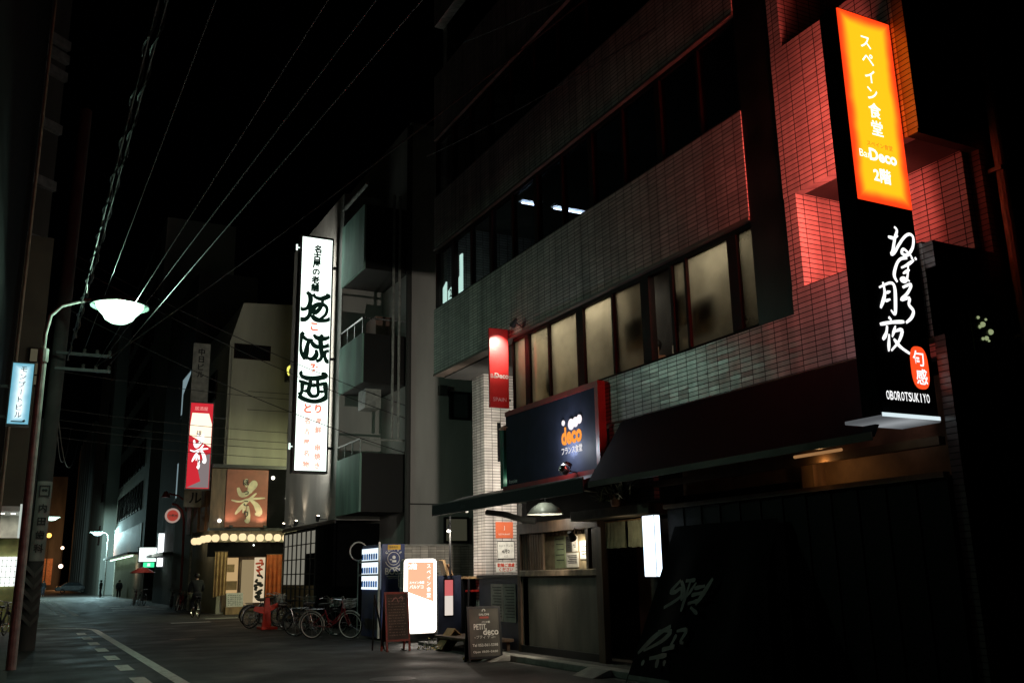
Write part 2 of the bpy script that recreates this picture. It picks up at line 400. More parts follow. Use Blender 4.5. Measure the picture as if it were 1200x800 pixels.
# ---------------------------------------------------------------- tiled office building on the right
B = T('tiled_building', 'tall office building with white tile bands and long window rows over the restaurants', 'building', (8.6,13.5,0))
def part(name, mt, box, parent=B, label=None, bevel=0): return MB().box(*box).build(name, mt, parent, label, bevel=bevel)
part('spandrel', TILE, (8.6,8.86,9.4,20.85,6.3,7.92)); part('spandrel', TILE, (8.6,8.86,9.4,20.85,9.51,10.88))
part('spandrel', TILE, (8.6,8.86,9.4,20.85,12.53,14.3)); part('spandrel', TILE, (8.6,8.86,9.4,20.85,15.8,18.2))
part('spandrel', TILE, (8.6,8.86,6.56,16.75,3.95,4.72))
for z in (6.3, 9.51, 12.53):      # drip ledge under each band
    part('ledge', mat('brown_ledge', (.11,.085,.07), .5), (8.585,8.86,9.4,20.86,z-.05,z-.002))
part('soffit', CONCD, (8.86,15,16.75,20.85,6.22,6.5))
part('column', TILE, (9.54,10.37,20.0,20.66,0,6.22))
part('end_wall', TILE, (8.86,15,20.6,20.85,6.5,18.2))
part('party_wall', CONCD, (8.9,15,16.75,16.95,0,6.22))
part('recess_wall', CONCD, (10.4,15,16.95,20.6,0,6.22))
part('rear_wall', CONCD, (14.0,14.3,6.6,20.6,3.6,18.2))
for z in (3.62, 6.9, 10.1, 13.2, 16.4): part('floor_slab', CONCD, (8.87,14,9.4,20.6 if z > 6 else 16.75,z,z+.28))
part('ceiling', mat('cream_ceiling', (.55,.47,.34), .9, .1), (8.9,14,9.4,16.75,6.55,6.6))
part('cladding_panel', mat('dark_cladding', (.010,.012,.011), .38, .35, 2, .1, spec=.25), (8.615,8.8,8.72,9.399,4.72,18.2))
part('cladding_return', CONCD, (8.801,14,9.2,9.39,3.95,18.2))
# stair and balcony bay beside the big sign
for z0, z1 in ((4.72,5.04),(6.31,8.44),(9.5,11.6),(12.6,14.7),(15.8,18.2)): part('parapet', TILE, (8.6,8.74,6.7,8.72,z0,z1))
for z in (6.31, 9.5, 12.6): part('balcony_slab', CONCD, (8.745,9.5,6.7,8.5,z+.01,z+.2))
part('side_wall', TILE, (8.605,10.4,8.5,8.715,3.95,18.2))
part('balcony_back_wall', TILE, (9.5,9.7,6.7,8.5,3.95,18.2))
dr = part('balcony_door', mat('red_brown_door', (.22,.08,.06), .5), (9.46,9.498,7.5,8.3,5.05,6.2))
part('handle', CHROME, (9.42,9.455,7.58,7.62,5.5,5.7), dr)
part('end_wall', TILE_SHADE, (8.6,16,6.56,6.695,0,5.01)); part('end_wall', TILE_SHADE, (8.6,16,6.56,6.695,6.3,18.2)); part('end_wall', TILE_SHADE, (9.62,16,6.56,6.695,5.012,6.298))
part('corner_trim', TILE_SHADE, (8.598,8.65,6.545,6.62,6.35,18.2))
win = part('window', FRAME, (8.95,9.55,6.53,6.555,3.75,4.35))
MB().box(9.0,9.5,6.515,6.528,3.8,4.3).build('pane', glass('pebbled_glass', (.5,.6,.4), .2, .3, (.4,.5,.2), rough=.25), win)
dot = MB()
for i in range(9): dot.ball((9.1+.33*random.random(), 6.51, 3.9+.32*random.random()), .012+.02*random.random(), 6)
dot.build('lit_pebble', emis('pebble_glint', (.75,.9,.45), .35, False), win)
pp = MB().tube([(9.80,6.44,2.5),(9.80,6.44,18)], .06, 10)
for z in (4, 6, 8, 10): pp.box(9.72,9.88,6.38,6.56,z,z+.05)
pp.build('drain_pipe', mat('pipe_paint', (.30,.20,.18), .5), B)

# windows: first floor (warm restaurant), second and third floors (dark)
def window(y0, y1, z0, z1, pane, thick0=.04, thick1=.04, x=8.66, glassm=None, frame=FRAME):
    f = MB()
    f.box(x, x+.1, y0, y1, z1-.07, z1-.003); f.box(x, x+.1, y0, y1, z0+.003, z0+.06)
    f.box(x-.015, x+.11, y0, y0+thick0, z0+.06, z1-.07); f.box(x-.015, x+.11, y1-thick1, y1, z0+.06, z1-.07)
    fo = f.build('window', frame, B)
    if pane: MB().box(x+.04, x+.055, y0+thick0, y1-thick1, z0+.06, z1-.07).build('pane', pane, fo)
    return fo
band1 = [(16.10,16.74,.09,.03),(15.23,16.10,.03,.09),(14.08,15.23,.11,.03),(12.99,14.08,.03,.13),(12.04,12.99,.10,.03),(11.30,12.04,.05,.13),(10.95,11.30,.025,.025),(9.86,10.95,.10,.025),(9.41,9.86,.02,.10)]
for i, (a, b, t0, t1) in enumerate(band1):
    window(a, b, 4.72, 6.25, None if i == 5 else FILM, t0, t1)
y = 20.84; k = 0
while y > 9.5:
    d = 1.05
    for z0, z1 in ((7.92,9.46),(10.88,12.48)):
        window(max(9.41, y-d), y, z0, z1, GLASSD, .03 if k % 2 else .07, .07 if k % 2 else .03)
    y -= d; k += 1
# the warm room behind the first-floor windows
WALLW = mat('warm_plaster', (.58,.47,.30), .9, .12, 2, .1)
part('room_wall', WALLW, (10.9,11.0,9.4,16.75,3.9,6.55)); part('dark_lower_wall', mat('lower_wall_shade', (.05,.03,.02), .6), (10.86,10.899,9.4,16.75,3.9,5.75))  # dark lower wall added so the panes fade toward the bottom
part('shade_back', mat('green_shade_back', (.02,.035,.025), .6), (8.95,9.02,12.75,14.1,4.72,5.2)); part('shade_back', mat('brown_shade_back', (.06,.035,.02), .6), (8.95,9.02,9.45,11.2,4.72,5.05)); part('room_end_wall', WALLW, (8.9,10.9,16.6,16.74,3.9,6.55))  # dark backs added along the panes to darken their lower part
part('gap_shade', mat('dark_gap_shade', (.02,.017,.015), .7), (9.2,9.24,11.9,12.8,3.9,6.5))  # dark sheet added so the open window gap reads as unlit
for i, (ya, yb, e) in enumerate(((9.6,10.9,24),(13.1,14.2,34),(14.3,16.4,40))):
    ct = T('ceiling_light', ['slim warm ceiling light over the nearest upstairs restaurant window','slim warm ceiling light over the middle upstairs restaurant windows','slim warm ceiling light over the farthest upstairs restaurant windows'][i], 'ceiling light', (9.3,(ya+yb)/2,6.5), 'warm ceiling lights of the upstairs restaurant')
    MB().box(9.25,9.35,ya,yb,6.49,6.545).build('housing', WHITE, ct)
    lamp('glow', 'AREA', (9.12,(ya+yb)/2,6.40), e*.74, (1,.89,.68), ct, yb-ya, (-.45,0,-1), .3)
for yy, zz, s, lb in ((12.62,5.52,.55,'dark square card hung by a chain in the pane left of the open window'),(10.62,5.42,.62,'largest dark card hung behind the pane between thick posts'),(11.12,5.62,.34,'narrow dark card hung beside the open window'),(12.1,5.6,.28,'dark card hung hard against the thick window post'),(15.4,5.15,.5,'dark card hung low behind the farthest restaurant panes')):
    h = T('hanging_card', lb, 'card', (8.79,yy,zz-.2), 'cards hung inside the upstairs windows')
    MB().box(8.785,8.795,yy-s*.4,yy+s*.4,zz-.24,zz+.2).build('card', mat('card', (.10,.085,.06), .8), h)
    c = MB()
    for j in range(6): c.torus((8.79,yy+.02,zz+.24+.07*j), .022, .006, 'x', 10, 4)
    c.build('chain', BLACK, h)

# fluorescent tubes in the dark office above
for i, (x0, x1) in enumerate(((8.95,9.45),(9.75,10.65))):
    f = T('office_light', ['shorter cool white strip light seen through the dark office windows','longer cool white strip light deep in the dark office'][i], 'ceiling light', ((x0+x1)/2,16.8,9.25), 'strip lights in the dark office')
    MB().box(x0,x1,16.7,16.9,9.37,9.42).build('housing', WHITE, f)
    MB().tube([(x0+.03,16.8,9.33),(x1-.03,16.8,9.33)], .015, 8).build('tube', emis('cool_tube', (.6,.75,1), 14), f)
# lit white board in the office, its brightness put in as emission
lb = T('glowing_board', 'stepped white board in the last upstairs office window, brightness put in as glow', 'light panel', (8.83,20.3,8.0))
MB().prism([(8.82,20.80,7.99),(8.82,20.60,7.99),(8.82,20.60,8.62),(8.82,20.80,8.50)], (.03,0,0)).build('panel', emis('panel_glow', (.72,1,.86), 1.8), lb)
MB().prism([(8.82,20.47,7.99),(8.82,19.62,7.99),(8.82,19.62,9.05),(8.82,19.77,9.05),(8.82,19.77,8.52),(8.82,20.47,8.34)], (.03,0,0)).build('panel', bpy.data.materials['panel_glow'], lb)
t = MB(); text(t, '2', (8.815,20.3,8.24), STREET, height=.2, bold=.02); t.build('lettering', INK, lb)

# ---------------------------------------------------------------- the tall two-sided projecting sign
S = T('projecting_sign', 'tall black sign box with orange lit panel above white brush lettering, high on tiled corner', 'sign', (8.2,6.9,3.05))
MB().box(7.735,8.595,6.765,7.005,3.06,7.79).build('box', MATTE, S)
MB().box(7.755,8.585,6.75,6.764,5.43,7.765).build('panel', backlit('orange_backlight', (1,.155,.003), (1,.05,.008), 4.0, 1.25, 7.755, 8.585, 5.43, 7.765, .10), S, 'orange backlit panel facing down the street')
MB().box(7.755,8.24,7.006,7.02,5.43,7.765).build('rear_panel', emis('orange_rear', (1,.13,.09), 4.0), S); MB().box(8.242,8.585,7.006,7.02,5.43,7.765).build('rear_panel', emis('orange_wall_wash', (1,.12,.09), 46.0), S)  # second strip is overbright and unseen, shaped to redden the nearby tiles
MB().box(7.755,8.585,6.755,6.764,3.08,5.41).build('panel', MATTE, S, 'black lower panel')
MB().box(7.755,8.585,7.006,7.02,3.08,5.41).build('panel', emis('rear_dim', (1,.62,.72), .9), S)
for x in (8.3,8.5): MB().box(8.59,8.62,6.8,6.96,4.0 if x < 8.4 else 7.0,4.1 if x < 8.4 else 7.1).build('bracket', BLACK, S)
WL = emis('white_letters', (1,1,1), 1.25, False); YL = emis('warm_letters', (1,.97,.8), 1.6, False)
t = MB()
vtext(t, 'スペイン食堂', (8.15,6.75,7.42), (8.17,6.75,6.34), FRONT, .19, .012)
text(t, 'Bar', (7.93,6.75,5.99), FRONT, height=.09); text(t, 'Deco', (8.21,6.75,6.0), FRONT, height=.15, bold=.035)
text(t, '2階', (8.16,6.75,5.76), FRONT, height=.17, bold=.025)
t.build('lettering', YL, S)
t = MB(); text(t, 'スペイン食堂', (8.18,6.75,6.13), FRONT, width=.4); t.build('small_lettering', emis('small_red', (.9,.2,.02), .7, False), S)
OBORO = [(0.9,[(8.14,5.045),(8.226,5.044),(8.298,5.084)]),(1,[(8.256,5.178),(8.292,5.14),(8.246,5.047),(8.191,4.897),(8.16,4.847),(8.214,4.878),(8.304,4.984),(8.405,5.085),(8.49,5.127),(8.542,5.092),(8.51,4.971),(8.408,4.871),(8.325,4.882),(8.368,4.934),(8.476,4.863)]),(1,[(8.402,4.836),(8.302,4.814),(8.227,4.747),(8.163,4.612),(8.199,4.533)]),(0.8,[(8.285,4.707),(8.388,4.755),(8.508,4.828)]),(0.8,[(8.301,4.644),(8.417,4.702)]),(0.9,[(8.409,4.786),(8.362,4.604),(8.309,4.556),(8.258,4.569),(8.308,4.597),(8.394,4.566)]),(0.8,[(8.467,4.856),(8.486,4.83)]),(0.8,[(8.521,4.858),(8.544,4.833)]),(1,[(8.266,4.48),(8.407,4.532),(8.332,4.424),(8.219,4.336),(8.353,4.371),(8.333,4.294),(8.39,4.229),(8.346,4.149),(8.251,4.082)]),(1,[(7.971,4.505),(7.976,4.368),(7.888,4.205)]),(1,[(7.902,4.435),(8.075,4.507),(8.14,4.47),(8.123,4.276),(8.094,4.163),(8.041,4.201)]),(0.7,[(7.989,4.383),(8.067,4.412)]),(0.7,[(7.967,4.29),(8.053,4.322)]),(0.8,[(7.991,4.119),(8.029,4.086)]),(1,[(7.848,4.023),(8.03,4.064),(8.223,4.09)]),(1,[(7.953,4.018),(7.924,3.93),(7.862,3.857)]),(0.9,[(7.968,3.929),(7.929,3.736)]),(0.8,[(8.079,4.031),(8.006,3.898)]),(0.9,[(8.046,3.963),(8.169,3.992),(8.104,3.867),(7.967,3.747)]),(1,[(8.026,3.881),(8.115,3.801),(8.246,3.74)])]
t = MB(); brush(t, OBORO, lambda a, b: Vector((a, 6.755, b)), Vector((0,-1,0)), .043, taper=.45)
[text(t, ch_, (7.855+.0545*i_,6.755,3.27), FRONT, width=.046 if ch_ != 'I' else .012, height=.095, bold=.012) for i_, ch_ in enumerate('OBOROTSUKIYO')]
t.build('brush_lettering', WL, S)
t = MB(); pts = [(8.385+.135*math.copysign(abs(math.cos(q))**.7, math.cos(q)), 6.752, 3.60+.235*math.copysign(abs(math.sin(q))**.7, math.sin(q))) for q in [i*math.pi/12 for i in range(24)]]
t.prism(pts, (0,-.004,0)); t.build('seal', emis('seal_red', (1,.075,.015), 1.1, False), S)
t = MB(); vtext(t, '旬感', (8.37,6.747,3.70), (8.39,6.747,3.50), FRONT, .17, .01); t.build('seal_lettering', WL, S)
MB().box(7.70,8.56,6.72,7.22,3.015,3.05).build('underside_glow', backlit('underside_sheen', (.9,.95,1), (.75,.8,.85), .34, .10, 7.66, 8.60, -20, 30, .3), S)  # lit metal underside, its sheen put in as emission
MB().box(7.70,8.56,6.712,6.719,3.035,3.075).build('edge_glint', emis('strip_glint', (.8,.95,1), .9, False), S)  # glint on the bottom edge, put in as a glowing strip

# ---------------------------------------------------------------- small red hanging sign and its spotlight
H = T('hanging_sign', 'narrow red sign hung off the corner, a spotlight burning a white patch at top', 'sign', (8.37,16.8,4.8))
MB().box(8.15,8.585,16.80,16.86,4.80,6.45).build('box', mat('red_acrylic', (.62,.03,.03), .4, .1), H, bevel=.008)
t = MB(); text(t, 'Bar', (8.255,16.8,5.45), FRONT, height=.085); text(t, 'Deco', (8.42,16.8,5.46), FRONT, height=.11, bold=.03)
text(t, 'SPAIN', (8.37,16.8,4.97), FRONT, width=.3, height=.08); t.build('lettering', WHITE, H)
for z in (4.95, 6.3): MB().box(8.585,8.63,16.81,16.85,z,z+.04).build('bracket', BLACK, H)
def spotlight(name, label, pos, aim, e, c, ang=60, group=None, r=.06, mount=None, blend=.8):
    p = Vector(pos); d = (Vector(aim)-p).normalized(); kind = 'POINT' if ang >= 180 else 'SPOT'
    s = T(name, label, 'spotlight', pos, group)
    M = d.to_track_quat('Z', 'Y').to_matrix()
    MB().lathe([(.001,-.12),(r*.55,-.12),(r*.7,-.06),(r,.02),(r*1.05,.06),(r*.95,.06),(r*.9,.03),(.001,.02)], p, 16, M).build('head', BLACK, s, smooth=True)
    MB().ball(p+d*.035, r*.75, 10).build('bulb', emis(name+'_glow', c, 12, False), s)
    if mount: MB().tube([p-d*.05, mount], .012, 6).build('bracket', BLACK, s)
    lamp('beam', kind, p+d*.12, e, c, s, .03, d, spot=min(ang, 179), blend=blend)
    return s
spotlight('spotlight', 'black spotlight on the tile ledge aimed at the narrow red sign', (8.42,16.22,6.42), (8.35,16.8,5.98), 190, (1,.85,.7), 66, 'sign spotlights', mount=(8.6,16.2,6.36), blend=1.0)
# ---------------------------------------------------------------- small French restaurant under the tile bands
SH = T('french_restaurant_front', 'navy and dark wood restaurant front with slatted menu window under a black awning', 'shop front', (8.9,15.5,0))
def sp(name, mt, box, parent=SH, label=None, bevel=0): return MB().box(*box).build(name, mt, parent, label, bevel=bevel)
GREYP = mat('stained_board', (.15,.135,.11), .6, .35, 2.2, .2, 25, streak=.3)
sp('base_board', BLACK, (8.86,9.0,14.1,17.05,.07,.2)); sp('wall_panel', GREYP, (8.9,9.0,14.1,15.62,.2,1.48)); sp('wall_panel', GREYP, (8.9,9.0,15.63,17.0,.2,1.48))
sp('corner_post', WOOD, (8.86,9.0,17.0,17.12,.07,2.5)); sp('sill', mat('worn_wood', (.20,.15,.10), .6, .4, 6, .2, 30), (8.84,9.05,14.1,17.0,1.485,1.6), bevel=.01)
sp('header', WOOD, (8.84,9.0,14.1,17.0,2.3,2.5)); sp('window_post', WOOD, (8.87,9.0,14.1,14.3,1.605,2.3)); sp('window_post', WOOD, (8.87,9.0,14.42,14.5,1.605,2.3))
mw = sp('menu_window', mat('pinboard', (.30,.24,.15), .8, .3, 5), (9.12,9.16,14.4,17.0,1.6,2.3))
s_ = MB()
for i in range(9): s_.box(8.89,8.93,16.9-.1*i,16.94-.1*i,1.605,2.3)
s_.build('slats', WOOD, mw)
s_ = MB()
for i in range(20): s_.box(9.0,9.03,14.7+.105*i,14.75+.105*i,2.22,2.3)
s_.build('fringe', WOOD, mw)
for (ya, yb, z0, z1), mt in zip(((15.62,16.02,1.63,2.22),(15.18,15.36,1.92,2.2),(15.40,15.58,1.92,2.2),(15.16,15.58,1.64,1.9),(14.72,15.08,1.78,2.1)), (mat('green_sheet', (.34,.40,.24), .8), PAPER, mat('dark_sheet', (.06,.06,.055), .7), PAPER, WHITE)):
    p_ = sp('notice', mt, (9.10,9.118,ya,yb,z0,z1), mw)
    t = MB()
    for j in range(5): t.box(9.094,9.098,ya+.04,yb-.05-.03*(j % 3),z1-.06-(z1-z0-.1)*j/5,z1-.045-(z1-z0-.1)*j/5)
    t.build('print', INK, p_)
spotlight('window_lamp', 'bright clamp lamp over the slatted menu window', (8.80,14.85,2.17), (9.12,15.05,1.85), 16, (1,.88,.66), 150, None, .07, (8.84,14.8,2.32))
lamp('board_fill', 'SPOT', (8.66,14.85,2.06), 110, (1,.88,.70), bpy.data.objects['window_lamp'], .05, (-.95,1.7,-1.55), spot=105, blend=.9)  # extra aimed spot, added to brighten the sandwich board
# awning
aw = T('awning', 'long black flat awning over the terrace, lit along its top edge', 'awning', (8.25,16,2.8))
MB().prism([(7.9,12.9,2.98),(8.6,12.9,3.2),(8.6,12.9,3.12),(7.9,12.9,2.9)], (0,6.3,0)).build('canopy', BLACK, aw)
MB().box(7.88,7.9,12.9,19.2,2.78,3.0).build('valance', mat('awning_cloth', (.022,.02,.024), .8, .3), aw)
MB().box(7.875,7.905,12.9,19.2,3.0,3.02).build('front_rail', mat('dull_rail', (.16,.13,.12), .5), aw)
t = MB(); text(t, 'deco', (7.88,17.55,2.89), STREET, height=.09); t.build('lettering', mat('faded_print', (.10,.10,.11), .8), aw)
for y in (13.6, 16.2, 18.9): MB().tube([(7.95,y,2.9),(8.6,y,2.86)], .02, 6).build('arm', STEEL, aw)
FRED = mat('dark_red_frame', (.20,.010,.010), .5, .25, 5, .05)
# navy sign board with red frame
DS = T('sign_board', 'big navy board with red frame and glowing orange logo above the awning', 'sign', (8.5,15,3.15))
MB().box(8.46,8.58,13.35,16.72,3.21,4.6).build('board', mat('navy_board', (.018,.021,.036), .7, .2, 3, .1, spec=.12), DS)
MB().box(8.445,8.595,13.24,16.74,4.602,4.70).build('frame_top', FRED, DS); MB().box(8.445,8.595,13.24,13.348,3.2,4.60).build('frame_side', FRED, DS); MB().box(8.38,8.595,13.35,16.74,3.1,3.208).build('frame_bottom', FRED, DS)
t = MB(); text(t, 'deco', (8.46,14.17,3.90), STREET, width=.70, height=.32, bold=.045); t.build('logo', emis('logo_orange', (1,.33,.05), 1.15, False), DS)
t = MB()
for y, z, r in ((14.42,4.14,.05),(14.15,4.08,.10),(14.0,4.10,.09),(13.87,4.13,.08)): t.lathe([(.001,0),(r,0),(r,.012),(.001,.012)], (8.452,y,z), 14, Matrix.Rotation(-math.pi/2, 3, 'Y'))
t.build('logo_cloud', emis('logo_white', (1,.9,.92), 1.1, False), DS)
t = MB(); text(t, 'フランス食堂', (8.46,14.17,3.64), STREET, width=.70, height=.13, bold=.02); t.build('lettering', emis('soft_white', (1,.96,.98), .9, False), DS)
t = MB(); text(t, 'francaise', (8.46,16.45,3.3), STREET, width=.35); t.build('small_lettering', WHITE, DS)
spotlight('sign_lamp', 'round chrome lamp at the foot of the navy sign board', (8.22,13.98,3.30), (8.46,14.17,3.85), 60, (.80,.88,1), 90, None, .085, (8.4,13.9,3.2), 1.0)
lamp('glow', 'POINT', (8.18,14.12,3.66), 34, (.82,.89,1), bpy.data.objects['sign_lamp'], .06)  # floating point light added to widen the glow on the board
MB().ball((8.17,13.96,3.26), .10, 16).build('globe', CHROME, bpy.data.objects['sign_lamp'], smooth=True)
# tricolour post and copper shade
tp = T('tricolour_post', 'upright green and red striped box post at the far end of the navy board', 'post', (8.56,16.9,3.15))
MB().box(8.45,8.53,16.86,16.98,3.2,4.36).build('green_stripe', mat('green_paint', (.01,.10,.06), .5), tp); MB().box(8.532,8.60,16.88,16.98,3.2,4.36).build('white_stripe', mat('dim_white', (.06,.05,.055), .5), tp)
MB().box(8.602,8.665,16.86,16.98,3.2,4.36).build('red_stripe', mat('rose_paint', (.55,.14,.2), .5), tp)
cs = T('copper_lamp', 'wide copper shade lamp topping the striped post', 'lamp', (8.62,16.8,4.37))
MB().lathe([(.02,.17),(.05,.16),(.09,.12),(.24,.03),(.245,.015),(.23,.02),(.07,.1),(.001,.11)], (8.62,16.82,4.36), 20).build('shade', mat('copper', (.55,.33,.22), .4, .2, 8, .1, metal=.5), cs, smooth=True)
MB().tube([(8.62,16.82,4.5),(8.62,16.82,4.6),(8.62,16.74,4.63)], .012, 6).build('arm', BLACK, cs)
sb = T('bare_bulb', 'bare white bulb glowing at the foot of the striped post', 'bulb', (8.5,16.8,3.3))
MB().ball((8.56,16.78,3.35), .045, 10).build('bulb', emis('bulb_white', (1,.94,.8), 14), sb); MB().tube([(8.6,16.8,3.24),(8.57,16.78,3.31)], .02, 6).build('socket', BLACK, sb)
lamp('glow', 'SPOT', (8.72,17.6,3.7), 520, (1,.93,.80), sb, .05, (.27,1,.10), spot=112, blend=.5)  # spot set away from the bulb, added to light pier and grey wall
# awning underside lamps
dl = T('dome_lamp', 'pale enamel dome lamp hanging under the black awning', 'lamp', (8.5,15.25,2.55))
MB().lathe([(.03,.2),(.12,.19),(.25,.10),(.33,.0),(.335,-.015),(.32,0),(.24,.08),(.1,.16),(.001,.17)], (8.5,15.27,2.6), 22).build('shade', mat('pale_enamel', (.66,.68,.60), .35, .12), dl, smooth=True)
MB().tube([(8.5,15.27,2.78),(8.5,15.27,3.1)], .012, 6).build('stem', BLACK, dl); MB().ball((8.5,15.27,2.66), .05, 10).build('bulb', emis('dome_bulb', (1,.8,.5), 6), dl)
lamp('glow', 'POINT', (8.5,15.27,2.50), 9, (1,.93,.8), dl, .04); lamp('top_glow', 'POINT', (8.25,15.05,2.93), 2.2, (.95,1,.85), dl, .04)  # second point light is unseen, added to brighten the shade's top
hb = T('fan_duct', 'grey metal fan duct bending under the awning beside the white pier', 'duct', (8.5,16.9,2.5))
MB().tube([(8.25,17.2,2.74),(8.4,16.75,2.68),(8.6,16.4,2.56),(8.8,16.2,2.52)], .06, 10).build('duct', mat('dark_duct', (.09,.09,.08), .5), hb); 
# posters on the white pier
ps = T('orange_notice', 'orange square notice stuck on the white tiled pier', 'notice', (10.0,19.99,2.3))
MB().box(9.80,10.25,19.985,19.998,2.35,2.72).build('sheet', mat('orange_paper', (.62,.13,.05), .7, .1), ps)
t = MB(); text(t, 'J', (10.02,19.985,2.58), FRONT, height=.1); text(t, 'RESTAURANT', (10.02,19.985,2.44), FRONT, width=.3); t.build('lettering', PAPER, ps)
ps = T('white_notice', 'white framed notice below the orange one on the tiled pier', 'notice', (10.0,19.99,1.7))
MB().box(9.83,10.28,19.985,19.998,1.88,2.28).build('sheet', PAPER, ps); t = MB(); text(t, 'エントランス', (10.05,19.985,2.18), FRONT, width=.36); text(t, '4月2', (10.05,19.985,2.05), FRONT, width=.2, bold=.02); text(t, '入口', (10.05,19.985,1.94), FRONT, width=.1)
t.box(9.83,10.28,19.98,19.984,2.27,2.285).box(9.83,10.28,19.98,19.984,1.875,1.89).box(9.83,9.842,19.98,19.984,1.89,2.27).box(10.268,10.28,19.98,19.984,1.89,2.27); t.build('lettering', INK, ps)
ps = T('red_text_notice', 'white strip with two lines of red text at the foot of the pier', 'notice', (10.0,19.99,1.5))
MB().box(9.80,10.30,19.985,19.998,1.58,1.80).build('sheet', PAPER, ps); t = MB(); text(t, '駐輪ご遠慮', (10.05,19.985,1.74), FRONT, width=.44, bold=.03); text(t, 'ください', (10.05,19.985,1.64), FRONT, width=.36, bold=.03); t.build('lettering', REDINK, ps)
sl_ = T('slot_grille', 'tall black slot high on the white tiled pier', 'grille', (9.9,19.98,4.2)); MB().box(9.88,9.96,19.97,19.995,4.12,5.05).build('slot', MATTE, sl_)
# terrace
nc = T('menu_counter', 'navy terrace counter with two menu sheets on its front', 'counter', (8.95,18,0))
MB().box(8.92,9.4,17.14,19.05,.08,1.46).build('front', NAVY, nc); MB().box(8.87,9.45,17.13,19.08,1.462,1.53).build('top', BLACK, nc, bevel=.01); MB().box(8.95,9.38,17.2,19.0,.02,.08).build('plinth', MATTE, nc)
for ya, yb in ((17.30,17.86),(17.88,18.44)):
    p_ = MB().box(8.905,8.919,ya,yb,.60,1.34).build('menu_sheet', mat('menu_paper', (.40,.36,.33) if ya > 17.5 else (.26,.27,.24), .7), nc); t = MB()
    for j in range(11): t.box(8.899,8.903,ya+.06,yb-.08-.05*(j % 3),1.27-.058*j,1.285-.058*j)
    t.build('print', INK, p_)
bd = T('navy_door_board', 'navy board standing at terrace corner with a glowing pink and white window', 'board', (8.9,20.6,0))
MB().box(8.60,9.18,20.58,20.66,.07,1.53).build('board', NAVY, bd, bevel=.006)
MB().box(8.735,8.985,20.565,20.579,.62,1.46).build('window_frame', MATTE, bd); MB().box(8.76,8.96,20.555,20.564,.65,1.08).build('lower_pane', emis('pale_pane', (1,.88,.78), .75), bd); MB().box(8.76,8.96,20.555,20.564,1.082,1.43).build('upper_pane', emis('pink_pane', (1,.22,.22), .62), bd)
st = T('shelf_stand', 'dark shelf with a light wood top and a red tray beside the navy board', 'shelf', (9.5,20.5,0))
MB().box(9.19,9.75,20.2,20.6,1.45,1.5).build('top', WOODL, st); MB().box(9.19,9.75,20.55,20.6,.07,1.45).build('back', MATTE, st); MB().box(9.25,9.7,20.15,20.5,1.16,1.2).build('tray', RED, st)
for x in (9.19, 9.71): MB().box(x,x+.04,20.2,20.24,.07,1.45).build('leg', BLACK, st)
MB().lathe([(.03,0),(.035,.12),(.012,.16),(.012,.22),(.001,.22)], (9.5,20.3,.75), 10).build('bottle', mat('pale_bottle', (.3,.35,.3), .2), st)
lw = T('leaning_boards', 'two thin tan boards leaning on the top of the navy board', 'boards', (8.8,20.5,1.53))
MB().box(-.03,.03,-.14,.14,0,.36,Matrix.Translation((8.80,20.6,1.535)) @ Matrix.Rotation(R(-18),4,'Y')).build('board', WOODL, lw); MB().box(-.015,.015,-.12,.12,0,.27,Matrix.Translation((8.93,20.6,1.535)) @ Matrix.Rotation(R(-24),4,'Y')).build('board', mat('tan_board', (.35,.2,.1), .6), lw)
ld = T('terrace_bench', 'low dark wood bench board in front of the navy counter', 'bench', (8.4,18.2,0))
MB().box(8.1,8.85,17.3,19.6,.24,.3).build('seat', WOOD, ld, bevel=.008)
for x in (8.14,8.75):
    for y in (17.4,19.45): MB().box(x,x+.06,y,y+.06,.0,.24).build('leg', WOOD, ld)
spot_p = spotlight('terrace_spot', 'small black spot lamp hung on a rod over the white lit sign', (8.62,20.0,2.55), (7.9,18.4,0.2), 42.0, (1,.9,.75), 180, None, .05)
MB().tube([(8.76,20.25,1.55),(8.76,20.25,2.86)], .025, 8).build('rod', BLACK, spot_p); MB().tube([(8.76,20.25,2.7),(8.64,20.05,2.6)], .02, 6).build('arm', BLACK, spot_p)
# crate, flowers, wedge
cr = T('wooden_crate', 'pale wooden wine crate tipped on its corner by the lit sign', 'crate', (8.0,19.0,0))
M_ = Matrix.Translation((8.02,19.0,.04)) @ Matrix.Rotation(R(8),4,'Z') @ Matrix.Rotation(R(38),4,'Y')
MB().box(0,.20,0,.3,0,.02,M_).build('base', WOODL, cr); MB().box(0,.02,0,.3,.021,.52,M_).build('side', WOODL, cr); MB().box(.20,.22,0,.3,0,.52,M_).build('side', WOODL, cr); MB().box(.021,.199,.28,.3,.021,.52,M_).build('back', WOODL, cr); MB().box(.021,.199,0,.3,.5,.52,M_).build('end', WOODL, cr)
fl = T('flower_heap', 'heap of small yellow and green flowers beside the tipped crate', 'flowers', (7.75,19.0,0))
lf = MB(); yf = MB(); wf = MB()
for i in range(170):
    a = random.random()*6.28; rr = .24*random.random()**.5; p = Vector((7.78+rr*math.cos(a)*1.1, 19.05+rr*math.sin(a), .02+.26*(1-rr/.26)*random.random()+.02))
    d = Vector((random.uniform(-1,1), random.uniform(-1,1), random.uniform(-.2,1))).normalized()*.06; e = d.cross(Vector((0,0,1)))*.35
    (lf if i % 3 else (yf if i % 2 else wf)).add([p, p+d*.5+e, p+d, p+d*.5-e], [(0,1,2,3)])
lf.build('leaves', mat('leaf_green', (.05,.09,.03), .5), fl); yf.build('yellow_blooms', mat('bloom_yellow', (.6,.42,.05), .6), fl); wf.build('white_blooms', PAPER, fl)
